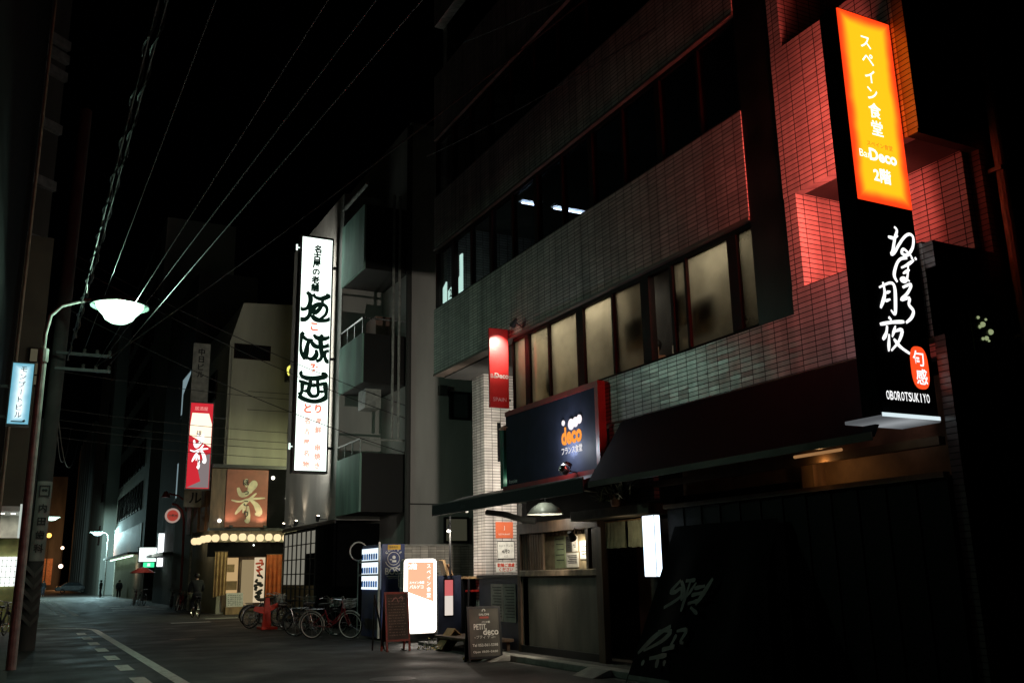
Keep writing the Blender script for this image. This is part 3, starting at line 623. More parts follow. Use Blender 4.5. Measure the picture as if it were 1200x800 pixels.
yb_ = T('yellow_sandbag', 'small yellow sandbag under the black sandwich board', 'sandbag', (7.6,16.7,0)); MB().lathe([(.001,0),(.2,.0),(.24,.05),(.19,.1),(.001,.11)], (7.66,16.6,.005), 12, Matrix.Diagonal((1,.5,.9))).build('bag', mat('yellow_sack', (.6,.36,.02), .6), yb_, smooth=True)
for i, (x, y, lb) in enumerate(((8.0,16.3,'grey wedge kerb ramp by the black sandwich board'),(8.05,12.95,'grey wedge kerb ramp nearer the camera, by the dark entrance'))):
    k = T('kerb_ramp', lb, 'kerb ramp', (x,y,0), 'wedge ramps against the kerb'); MB().prism([(x-.28,y-.3,.005),(x+.11,y-.3,.005),(x+.11,y-.3,.11),(x+.02,y-.3,.11)], (0,.62,0)).build('ramp', KERB, k, bevel=.012)

# sandwich boards
def aboard(name, label, cx, cy, wd, ht, frame, face, rz, legs=.12):
    a = T(name, label, 'sandwich board', (0,0,0)); tilt = .12
    for s in (-1, 1):
        M = Matrix.Rotation(s*tilt, 4, 'X') @ Matrix.Translation((0, 0, 0)); M = Matrix.Translation((0, s*ht*tilt, 0)) @ Matrix.Rotation(s*tilt, 4, 'X')
        f = MB(); f.box(-wd/2,-wd/2+.04,-.012,.012,0,ht,M).box(wd/2-.04,wd/2,-.012,.012,0,ht,M).box(-wd/2+.041,wd/2-.041,-.012,.012,legs,legs+.045,M).box(-wd/2+.041,wd/2-.041,-.012,.012,ht-.045,ht,M)
        f.build('frame', frame, a); MB().box(-wd/2+.041,wd/2-.041,-.008,.008,legs+.046,ht-.046,M).build('panel', face, a)
    MF = Matrix.Translation((0, -ht*tilt, 0)) @ Matrix.Rotation(-tilt, 4, 'X')
    a.location = (cx, cy, 0); a.rotation_euler = (0, 0, rz)
    return a, (MF.to_3x3() @ Vector((1,0,0)), MF.to_3x3() @ Vector((0,0,1))), MF
SLATE = mat('chalkboard', (.085,.078,.065), .8, .35, 3, .1)
ab, ax_, MF = aboard('sandwich_board', 'black chalkboard sandwich board with white shop lettering, nearest on the pavement', 7.70, 16.28, .66, .98, BLACK, SLATE, R(-4), .06)
def at_(x, z): return MF @ Vector((x, -.009, z))
t = MB(); text(t, 'SALON', at_(0,.835), ax_, width=.2, height=.035, bold=.02); text(t, 'PETIT', at_(-.09,.62), ax_, width=.24, height=.1, bold=.02); text(t, 'deco', at_(.12,.53), ax_, width=.3, height=.12, bold=.025); text(t, 'パリの朝', at_(.03,.70), ax_, width=.16, bold=.02)
text(t, '~プティ デコ~', at_(0,.44), ax_, width=.42); text(t, 'Tel 052-561-5398', at_(0,.30), ax_, width=.5, height=.05, bold=.02); text(t, 'Open 18:00~24:00', at_(0,.18), ax_, width=.48, height=.05, bold=.02)
t.lathe([(.02,0),(.035,0),(.035,.002),(.02,.002),(.02,0)], at_(0,.90), 14, Matrix.Rotation(math.pi/2+.12, 3, 'X')); t.build('chalk_lettering', CHALK, ab)
t = MB().box(-.09,.09,-.006,-.003,.765,.80, Matrix.Translation((0,-.009,0)) @ MF); t.build('red_label', mat('dull_red', (.4,.08,.06), .7), ab)
ar, ax_, MF = aboard('sandwich_board', 'red framed chalkboard sandwich board with chalk menu left of the white lit sign', 7.28, 19.75, .56, 1.22, mat('red_wood', (.30,.05,.035), .5, .3), SLATE, R(5), .2)
t = MB(); rnd = random.Random(3)
for j in range(14):
    z = 1.08-.058*j; x = -.2
    while x < .16:
        l = rnd.uniform(.015,.06); q = MF @ Vector((x,-.011,z)); t.add([MF @ Vector((x,-.011,z)), MF @ Vector((x+l,-.011,z+rnd.uniform(-.006,.006))), MF @ Vector((x+l,-.011,z+.014)), MF @ Vector((x,-.011,z+.012+rnd.uniform(-.004,.01)))], [(0,1,2,3)]); x += l+rnd.uniform(.008,.03)
    if rnd.random() < .25: pass
t.build('chalk_writing', mat('faint_chalk', (.28,.25,.2), .9), ar)
t = MB(); brush(t, [(1,[(-.12,1.02),(-.02,1.1),(.04,1.0)]),(1,[(.05,1.08),(.12,1.12),(.14,1.05)])], lambda a, b: MF @ Vector((a,-.012,b)), Vector((0,-1,0)), .02); t.build('chalk_drawing', mat('pink_chalk', (.5,.3,.3), .9), ar)
for s in (-1, 1): MB().tube([(s*.2,-.1,.0),(s*.2,.12,.03)], .018, 6).build('foot', BLACK, ar)
bb = T('board_stand', 'thin black easel leg stand behind the red framed chalkboard', 'stand', (6.9,20.3,0)); MB().tube([(6.92,20.2,0),(7.02,20.4,1.15)], .02, 6).build('leg', BLACK, bb); MB().tube([(7.25,20.4,0),(7.02,20.4,1.15)], .02, 6).build('leg', BLACK, bb)

# white and orange lit standing sign
LS = T('lit_sign', 'rounded standing light sign glowing white with an orange top', 'light sign', (8.73,22.05,0))
def rrect(x0, x1, z0, z1, r, y):
    P = []
    for cx, cz, a0 in ((x1-r,z1-r,0),(x0+r,z1-r,90),(x0+r,z0+r,180),(x1-r,z0+r,270)):
        for k in range(6): a = R(a0+18*k); P.append((cx+r*math.cos(a), y, cz+r*math.sin(a)))
    return P
MB().prism(rrect(8.30,9.15,.20,1.94,.09,22.0), (0,.26,0)).build('case', STEEL, LS); MB().prism(rrect(8.305,9.145,.205,1.935,.088,21.99), (0,.009,0)).build('face', emis('sign_white', (1,.92,.80), 4.5), LS)
MB().prism([(8.40,21.985,1.86),(8.40,21.985,1.16),(9.07,21.985,.92),(9.07,21.985,1.86)], (0,.004,0)).build('orange_panel', emis('sign_orange', (1,.46,.28), 1.2, False), LS)
t = MB(); text(t, '2階', (8.52,21.983,1.76), FRONT, height=.14, bold=.03); text(t, 'スペイン食堂', (8.63,21.983,1.38), FRONT, width=.38, bold=.03); text(t, 'バルデコ', (8.62,21.983,1.28), FRONT, width=.36, bold=.03)
vtext(t, 'スペイン食堂', (8.94,21.983,1.76), (8.94,21.983,1.08), FRONT, .11, .02); t.build('lettering', emis('sign_letter_white', (1,.95,.9), 1.6, False), LS)
for x, s in ((8.30,-1),(9.15,1)): MB().tube([(x,22.1,1.62),(x+s*.09,22.1,1.58),(x+s*.09,22.1,1.28),(x,22.1,1.24)], .014, 6).build('handle', CHROME, LS)
MB().box(8.32,9.13,21.9,22.36,.08,.198).build('base', BLACK, LS)
for x in (8.4,9.0):
    for y in (21.95,22.28): MB().torus((x,y,.045), .03, .014, 'y', 12, 5).build('castor', RUBBER, LS)

# noren entrance, timber lintel, white strip light, black shop beside it
EN = T('timber_entrance', 'dark timber entrance with heavy lintel and pale curtain beside the white strip light', 'entrance', (8.7,13,0))
MB().box(8.45,8.9,11.95,14.3,2.4,2.56).build('lintel', mat('old_timber', (.12,.095,.065), .7, .4, 5, .2, 25), EN, bevel=.012); MB().box(8.8,8.92,13.88,14.08,.07,2.4).build('post', WOOD, EN); MB().box(8.6,8.75,12.05,12.2,.07,2.4).build('post', WOOD, EN)
MB().box(9.6,9.7,12.1,14.0,.07,2.4).build('door', mat('red_brown_wood', (.10,.04,.028), .5, .4, 4), EN); MB().box(8.75,9.6,13.9,14.0,2.3,2.4).build('rail', WOOD, EN)
nr = MB(); n_ = 40
for half in range(2):
    vs = []; ya = 13.88-.66*half; 
    for i in range(n_+1):
        for z in (2.36, 2.1, 1.93):
            vs.append((8.9+.03*math.sin(i*.9+half)*(2.5-z)*2.2, ya-.62*i/n_, z+.008*math.sin(i*.45)))
    nr.add(vs, [(3*i+k, 3*i+k+1, 3*i+k+4, 3*i+k+3) for i in range(n_) for k in range(2)])
no = nr.build('noren_curtain', mat('linen', (.48,.50,.34), .9, .15, 6, .2, 60), EN); no.modifiers.new('thick', 'SOLIDIFY').thickness = .004
MB().tube([(8.9,12.5,2.37),(8.9,13.9,2.37)], .014, 8).build('rod', WOODL, EN)
MB().box(8.62,8.72,12.02,13.2,2.6,3.93).build('tile_wall', TILE, EN)
lamp('glow', 'POINT', (8.45,12.75,2.15), 1.6, (1,.85,.6), EN, .04)  # point light without a lamp, added to brighten the curtain
SL = T('strip_light', 'tall slim white light box glowing beside the dark timber entrance', 'light box', (8.4,11.85,1.45))
MB().box(8.36,8.46,11.70,12.0,1.46,2.36).build('case', WHITE, SL); MB().box(8.352,8.359,11.71,11.99,1.47,2.35).build('face', emis('strip_white', (.72,.86,1), 2.4), SL); MB().box(8.37,8.455,11.688,11.698,1.47,2.35).build('face', bpy.data.materials['strip_white'], SL)
MB().box(8.44,8.5,11.80,11.88,.0,1.46).build('post', BLACK, SL)
PL = T('potted_plant', 'spiky dark plant growing on the timber lintel above the entrance', 'plant', (8.5,12.8,2.56))
lv = MB()
for i in range(170):
    a = random.random()*6.283; el = random.uniform(-.1,1.35); L_ = random.uniform(.22,.62); c = Vector((8.45+random.uniform(-.1,.1), 12.85+random.uniform(-.35,.35), 2.66))
    d = Vector((math.cos(a)*math.cos(el), math.sin(a)*math.cos(el), math.sin(el))); s_ = d.cross(Vector((0,0,1))).normalized()*.014
    m1 = c+d*L_*.55+Vector((0,0,.02)); e_ = c+d*L_-Vector((0,0,.10*L_)); lv.add([c-s_*.5, c+s_*.5, m1+s_, m1-s_], [(0,1,2,3)]); lv.add([m1-s_, m1+s_, e_], [(0,1,2)])
lv.build('leaves', mat('dark_leaf', (.05,.065,.03), .5), PL); MB().lathe([(.001,0),(.11,0),(.15,.18),(.13,.18),(.1,.03),(.001,.03)], (8.5,12.85,2.565), 14).build('pot', mat('clay', (.2,.1,.06), .8), PL)

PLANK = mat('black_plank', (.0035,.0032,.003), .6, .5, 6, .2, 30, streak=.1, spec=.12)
BS = T('black_shop_front', 'unlit black boarded shop front under a deep black awning below the tall sign', 'shop front', (8.6,9.5,0))
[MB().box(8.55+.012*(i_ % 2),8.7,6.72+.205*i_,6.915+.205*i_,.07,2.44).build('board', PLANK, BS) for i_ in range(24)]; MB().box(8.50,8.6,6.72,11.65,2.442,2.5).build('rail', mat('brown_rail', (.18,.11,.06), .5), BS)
MB().box(8.9,9.0,6.72,11.65,2.5,3.6).build('upper_wall', mat('brown_plaster', (.30,.19,.10), .8, .35, 2.5, .2), BS); MB().box(8.70,8.9,8.75,8.95,2.5,2.86).build('post', WOODL, BS); MB().box(8.5,8.6,6.72,11.9,2.78,2.87).build('beam', mat('brown_beam', (.20,.12,.06), .5), BS)
for i in range(4): MB().box(8.70,8.89,9.2+.62*i,9.75+.62*i,2.505,2.62).build('dark_box', MATTE, BS)
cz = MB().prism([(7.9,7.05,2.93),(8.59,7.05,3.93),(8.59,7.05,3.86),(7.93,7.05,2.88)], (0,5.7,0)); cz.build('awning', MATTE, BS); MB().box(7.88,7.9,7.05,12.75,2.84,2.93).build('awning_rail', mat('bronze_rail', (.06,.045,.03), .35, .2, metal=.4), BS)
MB().prism([(7.9,12.755,2.93),(8.59,12.755,3.93),(8.59,12.755,2.86),(7.9,12.755,2.86)], (0,.02,0)).build('awning_end', MATTE, BS)
ul = T('under_awning_lamp', 'small warm tube lamp under the deep black awning', 'lamp', (8.2,8.6,2.9)); MB().tube([(8.75,8.3,2.93),(8.75,9.1,2.93)], .02, 8).build('tube', emis('warm_tube', (1,.5,.2), .3), ul); lamp('glow', 'POINT', (8.45,8.35,2.74), 1.2, (1,.55,.22), ul, .04)
HM = T('sun_banner', 'slanting black cloth banner with huge grey brush characters tied to the pavement', 'banner', (8.1,11.2,.25))
A_ = Vector((8.5,0,2.3)); C_ = Vector((7.75,0,.25)); du = (A_-C_).normalized(); hn = Vector((du.z,0,-du.x))*-1
def hp(y, d): return Vector((C_.x, y, C_.z)) + du*d
bn = MB(); ny, nd = 24, 14; vs = []
for i in range(ny+1):
    for k in range(nd+1):
        d = 2.15*k/nd-.1; vs.append(hp(9.2+(2.42-.13*d)*i/ny, d)+hn*(.03*math.sin(i*.5)*math.sin(k/nd*3.14)-.02))
bn.add(vs, [(i*(nd+1)+k, i*(nd+1)+k+1, (i+1)*(nd+1)+k+1, (i+1)*(nd+1)+k) for i in range(ny) for k in range(nd)])
b_ = bn.build('cloth', MATTE, HM); b_.modifiers.new('thick', 'SOLIDIFY').thickness = .004
DASSAI = [(1.3,[(10.841,1.234),(11.006,1.076),(10.913,1.065),(10.798,1.114),(10.777,0.995),(11.089,0.842)]),(1.3,[(10.828,1.222),(10.703,1.067),(10.739,0.949)]),(1.2,[(10.728,1.222),(10.518,1.233)]),(1.2,[(10.62,1.221),(10.684,0.798)]),(1.0,[(10.485,1.198),(10.627,0.997)]),(1.6,[(10.156,1.255),(10.302,1.025),(10.403,0.897)]),(1.2,[(10.499,1.116),(10.283,1.151)]),(1.2,[(10.53,1.022),(10.314,1.059)]),(1.2,[(10.573,0.905),(10.361,0.955)]),(1.1,[(10.494,0.86),(10.32,0.774)]),(1.6,[(10.827,0.595),(11.126,0.442),(11.442,0.188)]),(1.3,[(11.086,0.514),(10.802,0.527),(10.967,0.38),(11.319,0.232)]),(1.2,[(10.674,0.533),(10.47,0.553),(10.543,0.403),(10.473,0.385)]),(1.2,[(10.658,0.488),(10.731,0.336)]),(1.5,[(10.902,0.269),(10.643,0.33)]),(1.4,[(11.143,0.138),(10.77,0.209)]),(1.5,[(10.941,0.198),(10.942,0.028)]),(1.2,[(11.245,0.108),(11.285,0.036)]),(1.2,[(10.787,0.141),(10.78,0.063)])]
t = MB(); brush(t, DASSAI, lambda a, b: hp(a, b), hn, .047, lift=.03, taper=.35); t.build('brush_lettering', mat('grey_print', (.40,.38,.35), .9), HM)
for y in (9.35, 11.6): MB().tube([hp(y,-.1), hp(y,-.27)], .008, 5).build('tie', CABLE, HM)
# ---------------------------------------------------------------- low tiled wall, vending machine, grey building
LW = T('low_wall', 'low white tiled wall between the pier and the coffee vending machine', 'wall', (10,24.1,0))
MB().box(8.75,14,24.0,24.2,0,2.30).build('wall', TILEL, LW); MB().box(8.73,14,23.98,24.22,2.302,2.35).build('coping', KERB, LW)
VM = T('vending_machine', 'navy vending machine with white coffee lettering on its side and bright drink display', 'vending machine', (8.4,23.6,0))
MB().box(8.09,8.70,23.0,24.55,.06,2.33).build('cabinet', mat('deep_blue', (.02,.035,.13), .4, .2, 4, .05), VM, bevel=.012)
t = MB(); text(t, 'BOSS', (8.40,23.0,1.66), FRONT, width=.44, height=.17, bold=.02)
for i, ch in enumerate('COFFEE'):
    q = R(142-20.8*i); text(t, ch, (8.40+.235*math.cos(q),23.0,1.97+.235*math.sin(q)), FRONT, height=.062, bold=.02, rot=q-math.pi/2)
for r0, r1, z, a0, a1 in ((.235,.215,1.97,200,340),(.165,.15,1.97,0,360)):
    n = 24; P = [R(a0+(a1-a0)*i/n) for i in range(n+1)]
    t.add([(8.40+r*math.cos(a),22.994,z+r*math.sin(a)) for a in P for r in (r0,r1)], [(2*i,2*i+1,2*i+3,2*i+2) for i in range(n)])
t.lathe([(.001,0),(.045,0),(.045,.002),(.001,.002)], (8.41,22.995,2.0), 12, Matrix.Rotation(math.pi/2,3,'X')); t.box(8.30,8.36,22.992,22.996,1.93,1.955); t.box(8.36,8.47,22.992,22.996,1.88,1.93)
t.box(8.22,8.58,22.992,22.996,1.53,1.545); text(t, 'SUNTORY', (8.4,23.0,1.49), FRONT, width=.26); t.build('side_lettering', WHITE, VM)
yl = MB().box(8.24,8.58,22.99,22.998,2.19,2.31).build('yellow_label', mat('label_yellow', (.62,.36,.04), .6), VM); t = MB(); text(t, '自動販売', (8.40,22.99,2.25), FRONT, width=.22); t.build('lettering', INK, yl)
dp = MB().box(8.065,8.088,23.1,24.5,1.22,2.24).build('display', emis('display_white', (.80,.92,1), 1.3), VM)
cn = MB(); 
for j, z in enumerate((1.28,1.62,1.96)):
    for i in range(7): cn.lathe([(.001,0),(.024,0),(.024,.13),(.015,.15),(.001,.15)], (8.03,23.24+.18*i,z), 8)
cn.build('drink_cans', mat('blue_cans', (.06,.2,.55), .4, .6, 9), dp); MB().box(8.0,8.06,23.1,24.5,1.555,1.60).box(8.0,8.06,23.1,24.5,1.89,1.935).build('shelf', STEEL, dp)
MB().box(8.07,8.087,23.2,24.2,.25,.5).build('delivery_flap', BLACK, VM); MB().tube([(8.03,23.02,.06),(8.03,23.02,2.38)], .03, 8).build('front_post', WHITE, VM)
dish = T('round_wire_rack', 'thin round wire rack standing behind the drink display', 'wire rack', (8.05,25,0)); MB().torus((8.1,24.9,2.2), .24, .02, 'y', 20, 5).tube([(8.1,24.9,0),(8.1,24.9,1.96)], .02, 6).build('rack', STEEL, dish)

G = T('grey_building', 'plain grey rendered building with one small window beside the tiled offices', 'building', (12,27,0))
MB().box(10.30,22,26.95,40,0,16.2).build('wall', CONC, G)
MB().box(10.29,22,26.935,26.949,3.62,3.66).build('joint', CONCD, G)
for x0, x1, z0, z1 in ((11.68,12.28,6.35,7.12),(11.50,12.20,2.55,3.20)):
    f = MB().box(x0-.06,x1+.06,26.87,26.948,z0-.06,z0).box(x0-.06,x1+.06,26.87,26.948,z1,z1+.06).box(x0-.06,x0,26.87,26.948,z0,z1).box(x1,x1+.06,26.87,26.948,z0,z1).build('window', BLACK, G); 
    p = MB().box(x0,x1,26.90,26.93,z0,z1).build('pane', GLASSD if z0 > 4 else emis('dim_window', (.35,.34,.22), .10), f)
MB().box(11.25,11.5,26.75,26.948,7.02,7.32).build('vent_hood', CONCD, G)
MB().tube([(10.22,26.85,0),(10.22,26.85,16)], .09, 10).build('drain_pipe', CONCD, G)

# ---------------------------------------------------------------- balcony building and the big white sign
GB = T('balcony_building', 'dark building with stacked balconies and shoji lit ground floor behind the big white sign', 'building', (9.5,31,0))
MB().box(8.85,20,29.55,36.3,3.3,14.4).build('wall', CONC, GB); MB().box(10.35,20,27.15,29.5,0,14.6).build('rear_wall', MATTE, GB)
MB().box(8.9,20,29.55,36.3,0,3.2).build('shop_wall', MATTE, GB); MB().box(8.78,8.84,29.5,36.3,3.2,3.32).build('eave', BLACK, GB)
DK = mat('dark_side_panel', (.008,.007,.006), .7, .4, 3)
for z0, z1, rail in ((10.95,13.1,.0),(7.3,8.85,.5),(3.4,5.15,.42)):
    b = MB().box(8.80,8.86,27.12,29.5,z0,z1).build('balcony', PANEL, GB)
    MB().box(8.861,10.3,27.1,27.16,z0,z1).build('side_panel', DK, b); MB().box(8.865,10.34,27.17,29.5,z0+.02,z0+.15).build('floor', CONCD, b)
    if rail:
        rl = MB().tube([(8.83,29.45,z1),(8.83,29.45,z1+rail),(8.83,27.15,z1+rail),(10.3,27.15,z1+rail)], .03, 8)
        for y in (28.7,27.95,27.15): rl.tube([(8.83,y,z1),(8.83,y,z1+rail)], .022, 6)
        rl.build('railing', CHROME if rail > .45 else STEEL, b)
    else: MB().box(8.79,8.88,27.0,29.55,z1+.62,z1+.70).tube([(8.83,29.4,z1),(8.83,29.4,z1+.62)], .02, 6).build('railing', STEEL, b)
MB().box(9.6,10.2,28.2,29.2,8.95,9.75).build('air_unit', mat('aged_unit', (.22,.13,.10), .7), GB); au = MB().box(9.0,9.5,27.3,28.0,6.55,7.15); au.build('air_unit', STEEL, GB)
for x in (9.75, 9.95): MB().tube([(x,26.98,5.6),(x,26.98,13.5)], .045, 8).build('pipe', STEEL, GB)
lt = MB(); 
for i in range(8): lt.box(8.80,8.84,31.7+.62*i,31.75+.62*i,.2,3.15)
for z in (.75,1.15,1.65,2.15,2.65): lt.box(8.81,8.838,31.7,36.1,z,z+.035)
sj = MB().box(8.86,8.885,33.3,36.1,1.3,3.1).box(8.86,8.885,32.0,33.29,2.35,3.1).build('shoji_window', emis('shoji_paper', (.95,.9,.72), .2), GB); lt.build('lattice', BLACK, sj)
MB().box(8.855,8.895,31.75,36.1,.1,1.28).build('lower_board', WOODL, GB)
for i in range(13): MB().box(8.80,8.88,29.6+.155*i,29.68+.155*i,.05,3.18).build('slat', MATTE, GB)
for y in (30.6,33.4,35.2):
    fl_ = spotlight('wall_floodlight', {30.6:'black floodlight under the big white sign, nearest of three',33.4:'black floodlight washing the grey wall, middle of three',35.2:'black floodlight above the shoji windows, farthest of three'}[y], (8.55,y,3.42), (8.85,y,5.2), {30.6:.0,33.4:20,35.2:6}[y], (1,.82,.6), 75, 'wall floodlights', .08, (8.85,y,3.4))
WS = T('white_sign', 'very tall white light sign with big black brush characters and small red kana', 'sign', (8.1,30.1,4.87))
MB().box(7.50,8.66,30.0,30.32,4.80,12.86).build('case', BLACK, WS); MB().box(7.57,8.60,29.985,29.999,4.88,12.78).build('face', emis('fluorescent_face', (.86,1,.91), 2.0), WS); MB().box(7.57,8.60,30.321,30.335,4.88,12.78).build('face', emis('fluorescent_rear', (1,1,.88), 8.5), WS)
for z in (5.6, 8.6, 11.8): MB().box(8.661,8.84,30.1,30.2,z,z+.08).build('bracket', BLACK, WS)
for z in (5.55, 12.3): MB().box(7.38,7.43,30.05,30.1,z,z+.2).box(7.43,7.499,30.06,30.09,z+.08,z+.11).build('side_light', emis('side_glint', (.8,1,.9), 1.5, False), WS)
GOMI = [(1.1,[(0.196,10.831),(0.302,10.746),(0.335,10.582),(0.304,10.42),(0.218,10.275),(0.076,10.218),(-0.037,10.279)]),(1.2,[(0.322,10.422),(0.347,10.221),(0.299,10.021),(0.169,9.882),(-0.002,9.875)]),(0.8,[(0.341,10.397),(0.426,10.295)]),(1.1,[(0.418,10.798),(0.504,10.686),(0.697,10.653),(0.879,10.73),(1.026,10.786)]),(0.7,[(0.858,10.841),(1.007,10.774)]),(1.1,[(0.753,10.65),(0.73,10.479),(0.653,10.302),(0.53,10.167),(0.439,10.175),(0.435,10.296),(0.531,10.409),(0.685,10.464),(0.842,10.426),(0.906,10.311),(0.86,10.119),(0.683,9.942)]),(1.2,[(0.392,10.059),(0.491,9.946),(0.666,9.898),(0.903,9.923),(1.047,10.018)]),(1,[(0.143,9.435),(0.063,9.309),(0.048,9.098),(0.054,8.917),(0.102,8.704),(0.224,8.517)]),(1,[(0.081,9.319),(0.228,9.206),(0.363,9.174),(0.463,9.156)]),(1.2,[(0.352,9.227),(0.287,9.03),(0.251,8.79),(0.224,8.517)]),(1.1,[(0.266,8.592),(0.402,8.546),(0.526,8.597),(0.594,8.73),(0.571,8.883)]),(1.1,[(0.478,9.395),(0.567,9.298),(0.74,9.27),(0.921,9.301),(1.029,9.376)]),(1.1,[(0.781,9.416),(0.712,9.271),(0.728,9.071),(0.752,8.854),(0.772,8.673),(0.708,8.54),(0.583,8.49)]),(1.1,[(0.419,9.124),(0.522,9.006),(0.712,8.978),(0.911,9.024),(1.028,9.09)]),(0.8,[(0.818,8.768),(0.907,8.859),(1.016,8.859)]),(1,[(0.889,8.83),(0.875,8.682),(0.944,8.515),(1.034,8.541)]),(1.1,[(0.147,8.093),(0.085,8.052),(0.128,7.961),(0.29,7.906),(0.566,7.905),(0.816,7.961),(0.928,8.018),(0.884,8.08),(0.779,8.084)]),(0.9,[(0.029,7.793),(0.216,7.731),(0.43,7.698)]),(0.8,[(0.715,7.719),(0.894,7.756),(0.974,7.801)]),(1,[(0.424,7.877),(0.412,7.706),(0.363,7.471),(0.442,7.334),(0.532,7.304),(0.655,7.34),(0.691,7.458),(0.665,7.707),(0.656,7.894)]),(1,[(0.146,7.713),(0.152,7.544),(0.122,7.383),(0.028,7.323)]),(1.3,[(0.028,7.314),(0.181,7.21),(0.449,7.139),(0.697,7.155),(0.909,7.258),(0.991,7.389),(0.938,7.601),(0.93,7.762)]),(0.7,[(0.19,7.455),(0.331,7.468)]),(0.7,[(0.714,7.474),(0.875,7.48)]),(0.8,[(0.431,7.657),(0.666,7.674)])]
t = MB(); n0 = Vector((0,-1,0)); brush(t, GOMI, lambda a, b: Vector((7.57+min(1.02, max(.01, a)), 29.985, b)), n0, .138, lift=.006, taper=.25)
vtext(t, '名古屋の老舗', (8.10,29.985,12.40), (8.04,29.985,11.02), FRONT, .27, .05); t.build('black_lettering', emis('lettering_dark', (.01,.03,.02), .4, False), WS)
t = MB(); 
for ch, x, z, s in (('こ',8.06,9.66,.26),('み',8.09,8.24,.30),('と',7.93,6.90,.28),('り',8.28,6.90,.28)): text(t, ch, (x,29.985,z), FRONT, height=s*1.1, bold=.05)
t.build('red_kana', emis('kana_red', (1,.24,.14), .95, False), WS)
t = MB(); vtext(t, '海鮮 串焼き', (8.30,29.985,6.50), (8.30,29.985,5.05), FRONT, .21, .04); vtext(t, '名古屋名物', (7.93,29.985,6.50), (7.93,29.985,5.08), FRONT, .2, .04); t.build('pale_red_lettering', emis('pale_red', (1,.5,.38), 1.1, False), WS)

# ---------------------------------------------------------------- bicycles
def bicycle(label, frame_mat, pos, rz, group='bicycles parked along the shops', basket=True, rim=CHROME, lean=6):
    b = T('bicycle', label, 'bicycle', (0,0,0), group)
    for x in (-.55, .55):
        wv = MB().torus((x,0,.335), .325, .018, 'y', 30, 6).build('wheel', RUBBER, b); MB().torus((x,0,.335), .303, .012, 'y', 30, 5).build('rim', rim, wv)
        sp_ = MB()
        for i in range(12): q = math.pi*i/6; sp_.tube([(x,0,.335),(x+.3*math.cos(q),0,.335+.3*math.sin(q))], .0025, 3, False)
        sp_.tube([(x,-.05,.335),(x,.05,.335)], .02, 8); sp_.build('spokes', CHROME, wv)
        fe = MB(); pts = [(x+.36*math.cos(q), 0, .335+.36*math.sin(q)) for q in [R(a) for a in (range(-20 if x < 0 else 40, 191 if x < 0 else 171, 15))]]
        fe.tube(pts, .022, 5, False); fe.build('mudguard', frame_mat if rim is CHROME else STEEL, b)
    f = MB()
    f.tube([(.36,0,.86),(.28,0,.50),(-.02,0,.30)], .022, 8).tube([(.40,0,.72),(.05,0,.40),(-.10,0,.52)], .018, 8).tube([(-.02,0,.28),(-.16,0,.72)], .019, 8)
    for s in (-.05,.05): f.tube([(-.02,s*.5,.29),(-.55,s,.335),(-.14,s*.4,.66)], .012, 6)
    f.build('frame', frame_mat, b)
    fk = MB().tube([(.34,0,.92),(.40,0,.74)], .024, 8)
    for s in (-.055,.055): fk.tube([(.40,s*.5,.74),(.47,s,.5),(.55,s,.335)], .013, 6)
    fk.build('fork', frame_mat, b)
    MB().tube([(.18,-.28,1.0),(.26,-.24,1.02),(.36,-.08,.98),(.345,0,.95),(.36,.08,.98),(.26,.24,1.02),(.18,.28,1.0)], .013, 7).tube([(.345,0,.95),(.34,0,.88)], .016, 7).build('handlebar', CHROME, b)
    MB().prism([(-.30,-.10,.83),(-.30,.10,.83),(-.05,.03,.84),(.0,0,.84),(-.05,-.03,.84)], (0,0,.055)).tube([(-.19,0,.84),(-.155,0,.70)], .014, 7).build('saddle', BLACK, b, bevel=.01)
    c = MB().torus((-.02,-.06,.29), .09, .008, 'y', 18, 5).tube([(-.02,-.07,.29),(.08,-.09,.16)], .012, 6).tube([(-.02,.07,.29),(-.12,.09,.42)], .012, 6).box(.04,.14,-.16,-.08,.145,.175).box(-.18,-.08,.08,.16,.405,.435); c.build('crank', CHROME, b)
    if basket:
        k = MB()
        for z, s in ((.78,.13),(.88,.145),(.98,.16)): k.tube([(.42,-s,z),(.42+2*s*.9,-s,z),(.42+2*s*.9,s,z),(.42,s,z),(.42,-s,z)], .006, 4)
        for i in range(7): yy = -.13+.043*i; k.tube([(.42,yy,.78),(.42,yy*1.2,.98)], .004, 3).tube([(.42+.234,yy,.78),(.42+.288,yy*1.2,.98)], .004, 3)
        for i in range(6): xx = .43+.04*i; k.tube([(xx,-.13,.78),(xx+.03,-.16,.98)], .004, 3).tube([(xx,.13,.78),(xx+.03,.16,.98)], .004, 3)
        k.build('basket', STEEL, b)
        rk = MB()
        for s in (-.05,0,.05): rk.tube([(-.2,s,.74),(-.72,s,.74)], .007, 5)
        rk.tube([(-.66,-.05,.74),(-.55,-.06,.335)], .007, 5).tube([(-.66,.05,.74),(-.55,.06,.335)], .007, 5); rk.build('carrier', CHROME, b)
    MB().tube([(-.50,.06,.30),(-.44,.16,.01)], .012, 6).build('kickstand', CHROME, b)
    MB().tube([(.44,0,.80),(.50,0,.80)], [.03,.042], 8).build('headlight', CHROME, b)
    b.location = pos; b.rotation_euler = (R(lean), 0, rz)
    return b
REDB = mat('red_bike_paint', (.20,.012,.02), .35, .2, 6, .05); BLKB = mat('black_bike_paint', (.012,.012,.014), .35, .2, 6, .05); SILB = mat('silver_bike_paint', (.35,.35,.36), .3, .1, 6, .05, metal=.7)
b0 = bicycle('red city bicycle nearest the vending machine, pale front wheel rim', REDB, (7.36,24.75,.006), R(-44), rim=WHITE)
b1 = bicycle('black bicycle leaning close behind the red city bicycle', BLKB, (7.35,26.2,.006), R(-30), rim=CHROME)
